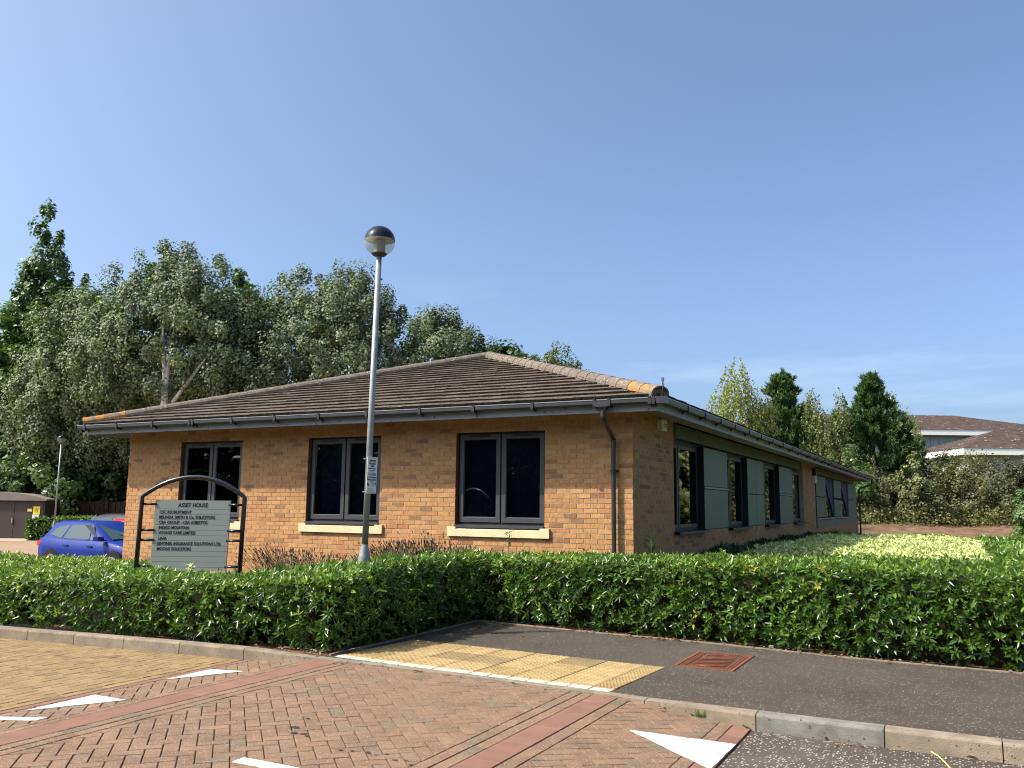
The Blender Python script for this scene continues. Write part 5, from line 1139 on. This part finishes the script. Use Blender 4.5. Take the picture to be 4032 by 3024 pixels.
def tree(name, label, base, trunk_h, blobs, n_cl, per, sig, leaf, mt, bark=None, group=None, trunk_r=.22, shell=.5, limbs=6, up=None, stretch=(1,1,1), vamp=.22, vb=.0, twig=False):
    bx, by = base; bz = terrain(bx, by)-.1; t = thing(name, label, 'tree', (bx, by, bz), 0, group); g = random.Random(hash(name+label) % 1000 if False else len(label)*7+int(abs(bx)*3))
    b = MB(); mtop = max(q[2] for q in blobs); top = Vector((bx, by, bz+trunk_h)); b.tube([(bx,by,bz),(bx+.05,by,bz+trunk_h*.5),top, (bx, by, (mtop+top.z)/2+.3)], [trunk_r,trunk_r*.8,trunk_r*.62,trunk_r*.2], 8)
    b.build('trunk', bark or m_bark, t)
    for i in range(limbs):
        q = blobs[i % len(blobs)]; a = g.random()*6.28; e = Vector((q[0]+q[3]*.6*math.cos(a), q[1]+q[4]*.6*math.sin(a), q[2]+q[5]*g.uniform(-.2,.6))); s_ = Vector((bx,by,bz+trunk_h*g.uniform(.55,1.0)))
        b = MB(); b.tube([s_, (s_*.5+e*.5)+Vector((0,0,.3)), e], [trunk_r*.42,trunk_r*.28,trunk_r*.08], 6); b.build('limb', bark or m_bark, t)
    n_t = max(12, int(n_cl*per/100*(1.5 if twig else 1))); V, Q, A = tufts(blobs, n_t, 130 if twig else 100, sig*1.9*np.array(stretch), leaf, shell, vamp, vb, .14 if twig else .06)
    link('crown', np_mesh('crown', V, Q, A, mt), t); return t
def spires(x, y, z, n, rad, h, g):
    return [(x+g.uniform(-rad,rad), y+g.uniform(-rad,rad), z+g.uniform(-.3,.3), .28, .28, h*g.uniform(.6,1.2)) for _ in range(n)]
g1 = random.Random(21)
# tall poplar at the far left
lp = [(-52.6,25.5,7.5,2.2,2.2,5.0)]
for (x, y, z, rx, rz) in ((-52.9,25.3,17.0,.75,6.3),(-51.9,25.9,15.4,.75,5.0),(-53.6,25.0,13.6,1.0,5.0),(-51.1,26.3,13.0,.9,4.6),(-50.2,26.8,13.8,.75,4.3),(-54.3,24.7,11.2,1.0,4.4),(-52.2,25.6,11.5,1.5,5.0),(-49.9,27.0,11.0,.9,3.0)): lp.append((x,y,z,rx,rx,rz))
tree('poplar_tree', 'tall narrow dark poplar with split spires above the left trees', (-52.3,25.7), 8, lp, 2300, 24, .27, (.24,.19), L_green, trunk_r=.35, limbs=5, vb=-.08, stretch=(.85,.85,1.7))
wp = dict(mt=L_wpop, bark=m_barkw, group=None, stretch=(.78,.78,1.12), twig=True)
A1 = [(-33.6,20.9,10.4,4.2,4.2,4.6),(-36.3,19.6,9.2,2.9,2.9,3.6),(-31.1,22.0,8.9,3.2,3.2,4.0),(-34.3,20.6,13.4,2.3,2.3,2.4),(-32.6,21.4,12.6,2.3,2.3,2.6),(-29.9,22.6,7.0,2.6,2.6,3.2)]+spires(-33.8,20.7,13.2,9,2.2,1.2,g1)
tree('white_poplar_tree', 'largest silvery white poplar with pale forked trunk, left of the roof', (-34.1,20.3), 9.5, A1, 900, 62, .36, (.14,.11), trunk_r=.34, shell=.72, limbs=5, **wp)
A2 = [(-40.4,20.4,9.2,3.7,3.2,4.0),(-41.9,19.6,6.8,2.7,2.6,3.7),(-39.0,21.2,6.0,3.2,2.6,3.4),(-42.3,19.4,4.6,1.9,1.8,2.2),(-40.4,20.4,12.0,2.0,2.0,1.9)]+spires(-40.5,20.3,11.8,7,1.4,1.0,g1)
tree('white_poplar_tree', 'broad silvery poplar above the kiosk and the timber fence', (-40.6,21.2), 7, A2, 800, 62, .36, (.14,.11), trunk_r=.26, shell=.6, limbs=4, **wp)
A3 = [(-27.6,26.2,9.6,4.2,4.2,4.6),(-30.0,25.0,8.6,3.2,3.2,4.2),(-25.0,27.4,9.0,3.2,3.2,4.6),(-28.6,25.7,12.6,2.4,2.4,2.6),(-26.2,26.8,12.4,2.5,2.5,2.7),(-23.9,28.0,7.0,2.6,2.6,4.0),(-29.0,25.4,6.2,3.4,3.4,3.2)]+spires(-27.5,26.2,12.8,10,2.6,1.3,g1)
tree('white_poplar_tree', 'silvery poplar behind the lamp post, centre of the left trees', (-27.3,26.6), 8, A3, 1000, 62, .36, (.14,.11), trunk_r=.3, shell=.7, limbs=6, **wp)
tree('poplar_tree', 'bright green poplar top showing between the two largest silvery poplars', (-37.9,29.9), 10, [(-37.6,29.7,14.0,1.6,1.6,3.0),(-36.6,30.3,13.0,1.5,1.5,2.6),(-38.7,29.2,12.2,1.8,1.8,3.0),(-37.6,29.8,9.5,2.6,2.6,4)], 520, 20, .30, (.32,.26), L_green, trunk_r=.3, limbs=4)
A4 = [(-25.9,36.2,10.6,2.9,2.9,3.6),(-24.3,37.0,9.6,2.4,2.4,3.2),(-27.3,35.5,9.4,2.2,2.2,3.2),(-25.7,36.3,13.0,1.4,1.4,1.6)]+spires(-25.7,36.3,12.9,6,1.1,.9,g1)
tree('white_poplar_tree', 'smaller silvery poplar just left of the roof apex', (-25.8,36.6), 6, A4, 480, 58, .34, (.155,.12), trunk_r=.24, shell=.6, limbs=4, vb=.05, **wp)
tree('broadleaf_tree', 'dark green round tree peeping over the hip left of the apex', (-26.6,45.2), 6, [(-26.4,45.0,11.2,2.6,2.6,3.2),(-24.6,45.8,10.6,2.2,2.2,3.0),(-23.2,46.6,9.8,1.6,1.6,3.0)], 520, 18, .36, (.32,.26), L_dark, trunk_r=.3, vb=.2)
A5 = [(-21.9,45.2,9.8,2.5,2.5,3.4),(-20.6,45.9,9.2,1.9,1.9,3.0),(-23.0,44.6,9.2,1.6,1.6,2.8)]+spires(-21.8,45.2,11.8,6,1.2,.9,g1)
tree('white_poplar_tree', 'small silvery poplar just right of the roof apex', (-21.8,45.6), 5, A5, 340, 58, .34, (.165,.125), trunk_r=.22, shell=.55, limbs=4, vb=.05, **wp)
tree('broadleaf_tree', 'light green leafy tree at the left edge beside the tall poplar', (-53.5,23.5), 6, [(-52.8,22.6,9.4,2.6,2.6,4.4),(-51.6,24.4,7.4,2.4,2.4,4.6),(-55.5,22.6,7.8,2.2,2.2,4.2),(-47.6,22.8,5.5,2.4,2.0,3.4),(-49.6,21.6,7.2,2.2,2.0,3.6)], 800, 20, .34, (.32,.26), L_green, trunk_r=.28, vb=.05)
tree('broadleaf_tree', 'dark leafy tree cut by the left edge of the view', (-51.2,19.6), 5, [(-51.4,19.4,7.2,2.4,2.4,4.6),(-50.2,20.2,4.4,2.2,2.2,3.2)], 520, 20, .36, (.32,.26), L_dark, trunk_r=.28)
tree('broadleaf_tree', 'low bright green bushy tree behind the kiosk roof', (-41.5,19.0), 1.5, [(-41.6,18.6,2.6,1.9,1.6,1.9),(-43.4,17.6,2.8,2.0,1.6,2.2),(-45.4,16.6,2.6,1.8,1.6,2.2),(-40.2,19.4,1.9,1.5,1.4,1.7)], 520, 20, .30, (.26,.20), L_green, trunk_r=.12)
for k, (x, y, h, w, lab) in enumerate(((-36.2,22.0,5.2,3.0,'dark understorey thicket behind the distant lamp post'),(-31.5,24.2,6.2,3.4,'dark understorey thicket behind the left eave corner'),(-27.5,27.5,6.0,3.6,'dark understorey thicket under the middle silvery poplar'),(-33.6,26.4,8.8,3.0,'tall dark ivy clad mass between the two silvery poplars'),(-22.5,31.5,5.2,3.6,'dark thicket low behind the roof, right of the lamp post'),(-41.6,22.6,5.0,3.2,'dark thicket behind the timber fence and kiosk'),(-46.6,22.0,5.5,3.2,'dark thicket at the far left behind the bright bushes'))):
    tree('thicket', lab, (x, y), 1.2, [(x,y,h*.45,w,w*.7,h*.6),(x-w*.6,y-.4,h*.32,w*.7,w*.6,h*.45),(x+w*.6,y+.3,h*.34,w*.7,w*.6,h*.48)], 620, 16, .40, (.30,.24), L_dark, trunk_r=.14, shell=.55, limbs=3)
big = [o for o in C.objects if o.name.startswith('white_poplar_tree')][0]
for pts, r in (([(-31.9,18.75,2.0),(-31.75,18.7,6.6),(-31.85,18.7,8.2),(-32.15,18.7,9.5),(-32.5,18.9,11)],[.24,.19,.15,.09,.03]), ([(-31.75,18.7,7.0),(-31.6,18.65,8.4),(-31.55,18.7,9.4)],[.12,.09,.04]), ([(-31.4,18.9,6.6),(-30.6,19.3,7.9),(-30.0,19.6,8.9)],[.10,.085,.03])):
    b = MB(); b.tube(pts, r, 8); b.build('stem', m_barkw, big)
# right hand side
R1 = [(-8.6,45.6,6.8,1.7,1.7,4.2),(-9.6,45.1,5.4,1.5,1.5,3.2),(-7.8,46.0,6.0,1.1,1.1,3.2),(-8.4,45.6,9.6,.85,.85,2.2),(-6.9,46.4,8.3,.7,.7,1.3)]
def birch(label, base, bl, n, s=1.0, mt=None):
    bx, by = base; bz = terrain(bx, by)-.1; t = thing('birch_tree', label, 'tree', (bx, by, bz)); mt_ = max(q[2]+q[5] for q in bl); b = MB()
    b.tube([(bx,by,bz),(bx+.1,by,bz+(mt_-bz)*.5),(bx+.05,by,bz+(mt_-bz)*.74)], [.12,.07,.012], 7); b.build('trunk', m_barkw, t)
    c, d = blob_pts(bl, n, shell=.35)
    for i in range(10):
        lowc = c[c[:, 2] < np.quantile(c[:, 2], .6)]; e = lowc[int(G.integers(0, len(lowc)))]; b = MB(); z0_ = e[2]-.9; b.tube([(bx,by,z0_),((bx+e[0])/2,(by+e[1])/2,e[2]+.1),tuple(e)], [.035,.02,.006], 5); b.build('limb', m_bark, t)
    K = 13; f = np.arange(K)[None, :, None]; out = nrm(np.stack([c[:, 0]-bx, c[:, 1]-by, np.zeros(n)], 1))
    P_ = c[:, None]+np.array([[[0,0,-.085*s]]])*f+out[:, None]*(.035*f*s)+G.normal(0, .055*s, (n, K, 3)); P_ = P_.reshape(-1, 3)
    v = np.clip(np.repeat(G.normal(.5, .2, n), K)+G.normal(0, .12, n*K), 0, 1); V, Q, A = cards(P_, .15*s, .10*s, np.array([[0,0,-1.]]), v); link('crown', np_mesh('crown', V, Q, A, mt or L_birch), t)
birch('pale yellow green birch left of the two pines above the side roof', (-8.4,45.8), R1, 1500)
R3 = [(-3.5,50.6,5.6,1.35,1.35,3.2),(-3.3,50.8,3.6,1.7,1.7,3.0),(-4.2,50.3,8.6,.6,.6,1.5),(-2.6,51.1,8.4,.5,.5,1.5),(-3.9,50.4,7.3,1.0,1.0,1.4),(-2.0,51.4,3.4,1.6,1.6,2.4)]
birch('thin topped birch standing between the two pines', (-3.4,50.9), R3, 1500, mt=L_olive)
birch('birch tips showing behind the right shoulder of the larger pine', (1.3,59.9), [(.8,59.7,8.0,.8,.8,1.9),(1.6,60.1,7.0,.8,.8,1.7),(.2,59.4,9.9,.4,.4,1.0)], 190)
def pine(label, base, h, wmax, n, extra=(), zlow=1.2):
    bx, by = base; bz = terrain(bx, by)-.1; t = thing('pine_tree', label, 'tree', (bx, by, bz)); b = MB(); b.tube([(bx,by,bz),(bx,by,bz+h*.6),(bx,by,bz+h-.3)], [.17,.10,.02], 7); b.build('trunk', m_bark, t)
    nb = 95; fb_ = np.sort(G.random(nb)**.9); zb_ = zlow+(h-zlow-.5)*fb_; ab = np.arange(nb)*2.4+G.normal(0, .3, nb); lb = wmax*np.minimum(1, (1-fb_)*1.35+.07)*G.uniform(.62, 1.18, nb)
    k_ = G.integers(0, nb, n); q = G.random(n)**.55; rr = lb[k_]*q; w_ = .10+.16*lb[k_]/wmax
    c = np.stack([bx+np.cos(ab[k_])*rr, by+np.sin(ab[k_])*rr, bz+zb_[k_]+rr*.10+q**3*lb[k_]*.22], 1)+G.normal(0, 1, (n, 3))*w_[:, None]*np.array([1.2, 1.2, .9])
    d = np.stack([np.cos(ab[k_])*.6*q, np.sin(ab[k_])*.6*q, np.full(n, .95)], 1)
    for (ex, ey, ez, er, eh, m) in extra:
        fa_ = G.random(m); aa = G.random(m)*6.283; rr_ = er*(1-fa_)*np.sqrt(G.random(m)); c = np.concatenate([c, np.stack([ex+np.cos(aa)*rr_, ey+np.sin(aa)*rr_, ez+fa_*eh], 1)]); d = np.concatenate([d, np.stack([np.cos(aa)*.4, np.sin(aa)*.4, np.ones(m)], 1)])
    c = np.concatenate([c, np.stack([np.full(6, bx), np.full(6, by), bz+h-.9+np.arange(6)*.13], 1)]); d = np.concatenate([d, np.tile([[0,0,1.]], (6,1))]); n = len(c); d = nrm(d+G.normal(0, .15, d.shape))
    for i in range(14):
        e = c[int(G.integers(0, n-6))]; b = MB(); b.tube([(bx,by,e[2]-.35),tuple(e)], [.035,.012], 5); b.build('limb', m_bark, t)
    # each tuft: a candle of needles that splay up and out
    K = 32; A_ = nrm(np.cross(d, np.array([[.3,.9,.2]]))); B_ = np.cross(d, A_); s = G.random((n, K, 1)); ph = G.random((n, K, 1))*6.283; sp = .45+.45*G.random((n, K, 1))
    e = d[:, None]*np.cos(sp)+(A_[:, None]*np.cos(ph)+B_[:, None]*np.sin(ph))*np.sin(sp); p0 = c[:, None]+d[:, None]*s*.42; w = nrm(np.cross(e, G.normal(0,1,(n,K,3))))*.027; L_ = .20+.10*G.random((n, K, 1))
    V = np.stack([p0-w, p0+w, p0+w*.4+e*L_, p0-w*.4+e*L_], 2).reshape(-1, 3); Q = np.arange(len(V)).reshape(-1, 4); v = np.clip(np.repeat(G.normal(.45, .2, n), K)+G.normal(0, .12, n*K), 0, 1)
    link('crown', np_mesh('crown', V, Q, v, L_pine), t)
pine('slimmer dark pine with candle tips, left of the thin birch', (-6.43,51.4), 10.4, 2.9, 1700, ((-8.4,50.5,2.9,1.2,5.4,260),(-4.9,52.2,2.9,1.4,5.6,280)))
pine('larger broad pine with blunt tip, nearest the far white eaved building', (-.80,54.4), 10.3, 3.3, 2100, ((-3.1,53.2,3.4,1.4,4.8,280),(1.3,55.5,2.6,1.7,4.4,320)), .4)
tree('broadleaf_tree', 'small sunlit yellow green tree right of the larger pine', (1.75,49.6), 2.2, [(1.75,49.6,3.9,.9,.9,1.5),(2.3,49.8,2.8,1.1,1.1,1.3)], 190, 18, .17, (.16,.12), L_olive, trunk_r=.08)
for k, (x, y, h, w) in enumerate(((9.9,36.5,6.6,1.9),(11.2,45.5,7.6,2.2))):
    tree('broadleaf_tree', ('yellow green tree just right of the view, reflected in the side windows','taller tree right of the view, behind the reflected yellow green one')[k], (x, y), 1.6, [(x,y,h*.55,w,w*.8,h*.42),(x+w*.5,y,h*.35,w*.7,w*.6,h*.3)], 420, 20, .34, (.28,.22), (L_birch, L_green)[k], trunk_r=.14, limbs=3)
# shrubs on the bank
for k, (x, y, zc, rx, rz, mt_, n, lab) in enumerate(((-2.6,50.0,1.9,2.4,1.6,L_scrub,420,'olive shrub on the bank close behind the far end of the office'),(.6,50.8,2.1,2.4,1.7,L_scrub,460,'olive shrub on the bank below the larger pine'),(3.6,53.2,2.3,2.5,1.7,L_scrub,480,'olive green shrub in the middle of the bank'),(6.6,54.8,2.2,2.6,1.6,L_scrub,460,'spreading olive shrub right of the bank middle'),
      (1.2,55.6,3.3,2.6,1.7,L_scrubd,420,'dull brown green shrub high on the bank left side'),(6.4,58.6,3.3,2.8,1.9,L_scrubd,460,'dull dark shrub high on the bank under the white eaves'),(9.6,60.5,3.9,2.9,2.1,L_scrubd,480,'tallest dull dark shrub at the right edge of the bank'),(9.4,57.0,2.6,2.5,1.8,L_scrubd,420,'dark low shrub at the right of the bank'),(-5.4,49.4,2.0,2.5,1.8,L_dark,380,'dark shrub behind the side roof below the slim pine'),
      (-2.2,48.6,3.4,1.5,2.2,L_green,240,'mid green shrub between birch and pine above the gutter'),(3.2,57.2,4.2,2.0,1.5,L_scrub,260,'pale twiggy shrub crown below the white eaves'),(-.8,52.6,3.0,2.2,1.6,L_scrubd,330,'dull shrub low behind the roof end'))):
    tree('bank_shrub', lab, (x, y), .6, [(x,y,zc,rx,rx*.7,rz),(x-rx*.5,y-.2,zc-rz*.35,rx*.6,rx*.5,rz*.7),(x+rx*.5,y-.2,zc-rz*.35,rx*.6,rx*.5,rz*.7)], n, 22, .24, (.17,.12), mt_, trunk_r=.05, shell=.5, limbs=3)
for k in range(1):
    t = thing('twiggy_shrub', 'bare branched pale twiggy shrub rising in the middle of the bank', 'shrub', (4.2,52.6,.5)); g = random.Random(31)
    for i in range(16):
        a = g.uniform(-1.1, 1.1); h = g.uniform(2.2, 4.6); p0 = Vector((4.2+g.uniform(-.3,.3),52.6,.6)); p2 = p0+Vector((math.sin(a)*h*.75, g.uniform(-.5,.5), h*math.cos(a*.6))); b = MB(); b.tube([p0,(p0+p2)/2+Vector((0,0,.35)),p2], [.035,.022,.006], 5); b.build('branch', m_bark, t)
    c, d = blob_pts([(4.3,52.6,4.4,2.4,.8,1.2),(3.2,52.6,3.4,1.6,.8,1.2),(5.6,52.6,4.9,1.2,.8,.6)], 130, shell=.2); P_ = np.repeat(c, 12, 0)+G.normal(0, .2, (130*12, 3)); V, Q, A = cards(P_, .16, .09); link('leaves', np_mesh('leaves', V, Q, A, L_scrub), t)
tree('edge_shrub', 'bright green bush at the right edge in front of the bank', (7.35,34.8), .5, [(7.5,34.8,1.45,.85,.8,1.0),(7.1,34.6,.9,.7,.7,.8)], 260, 18, .14, (.15,.09), L_green, trunk_r=.05, limbs=2)
cv_, dv_ = [], []
xs_ = G.uniform(-12, 16, 5200); ys_2 = 49.5+(xs_-4)*.52+G.gamma(1.5, 3.0, 5200); zs_ = np.array([terrain(a, b_) for a, b_ in zip(xs_, ys_2)])+G.random(5200)**2*.9
V, Q, A = cards(np.repeat(np.stack([xs_, ys_2, zs_], 1), 10, 0)+G.normal(0, .28, (52000, 3)), .17, .11, None, np.clip(np.repeat(G.normal(.5,.22,5200), 10)+G.normal(0,.1,52000), 0, 1))
tag(link('undergrowth', np_mesh('undergrowth', V, Q, A, L_scrub)), 'brambly olive undergrowth covering the bank', 'undergrowth', kind='stuff')
# ---------------------------------------------------------------- far buildings on the rise
def far_building(label, o, rz, L_, Dp, eave, pitch_, wall_h, base, panels=True, vent=None):
    t = thing('white_eaved_building', label, 'building', o, rz, None); ov = .9
    b = MB(); b.box(0, L_, 0, Dp, base, eave-.31); w_ = b.build('wall', m_farwall, t, local=True)
    if panels:
        x = .3; k = 0
        while x < L_-1.0:
            pw = (2.0, 1.0)[k % 2]; b = MB(); b.box(x, x+pw-.12, -.06, -.002, eave-2.9, eave-.75); b.build('wall_panel', m_farpan, t, local=True); x += pw; k += 1
    b = MB(); b.box(-ov, L_+ov, -ov, -ov+.06, eave-.55, eave+.05); b.box(-ov, -ov+.06, -ov+.061, Dp+ov, eave-.55, eave+.05); b.box(L_+ov-.06, L_+ov, -ov+.061, Dp+ov, eave-.55, eave+.05); 
    b.box(-ov+.07, L_+ov-.07, -ov+.07, Dp+ov, eave-.30, eave-.24); b.build('white_fascia', m_whitef, t, local=True)
    hw3 = (Dp+2*ov)/2; rz_ = eave+.06+hw3*pitch_; b = MB(); A_ = [(-ov-.05,-ov-.05,eave+.06),(L_+ov+.05,-ov-.05,eave+.06),(L_+ov+.05,Dp+ov+.05,eave+.06),(-ov-.05,Dp+ov+.05,eave+.06),(-ov+hw3,Dp/2,rz_),(L_+ov-hw3,Dp/2,rz_)]
    b.add(A_, [(0,1,5,4),(1,2,5),(2,3,4,5),(3,0,4)]); r_ = b.build('roof', m_farroof, t, local=True)
    if vent: b = MB(); b.tube([(vent[0],vent[1],vent[2]),(vent[0],vent[1],vent[2]+.75)], .09, 8); b.build('vent_pipe', m_whitef, r_, local=True)
    return t
far_building('far two storey building with long brown hipped roof and white fascia', (-16.0,88.6,0), R(27.2), 36, 17, 10.6, .285, 6, 3.5, True, (17.6,3.6,11.7))
far_building('nearer single storey wing with brown hip roof and white fascia at the right', (5.55,78.9,0), R(27.2), 24, 12, 7.2, .33, 3, 3.5, False, None)
b = MB(); p = Vector((-3716.97,6502.29,4123.33)); b.tube([p+Vector((-9,-3,0)), p+Vector((9,3,0))], 1.1, 8); b.obox(p, (1.3,-.5,0), (-3,8,0), (0,0,.15)); tag(b.build('aeroplane', m_white), 'tiny white aeroplane high in the blue sky', 'aeroplane')
# trees on the far side of the road, behind the camera: they show in the office windows
for k, (x, y, h, w) in enumerate(((-52,-36,9,6),(-42,-37,7.5,6),(-33,-36,8.5,6),(-24,-35,10,6),(-15,-36,11,6.5),(-5,-37,11,6.5),(6,-38,10,6.5),(17,-37,10,6.5))):
    tree('roadside_tree', 'leafy tree across the road, tree %s along the row' % ('one','two','three','four','five','six','seven','eight')[k], (x, y), 3, [(x,y,h*.55,w,w*.7,h*.45),(x-w*.5,y,h*.3,w*.7,w*.5,h*.32),(x+w*.5,y,h*.3,w*.7,w*.5,h*.32)], 700, 14, .7, (.75,.55), L_dark if k % 2 else L_green, group='trees across the road', shell=.4, limbs=3)

rtp = lambda x, y: 3.3+.3*math.sin(x*.7)
hedge('roadside_hedge', 'tall hedge along the far side of the road, behind the camera', [(30,-30,-70,-30,0,rtp)], [(-70,30,-32,-30,rtp)], 16, 8, L_dark, leaf=(.30,.14), k=5, core=[(-70,30,-32,-30.2,0,rtp)])
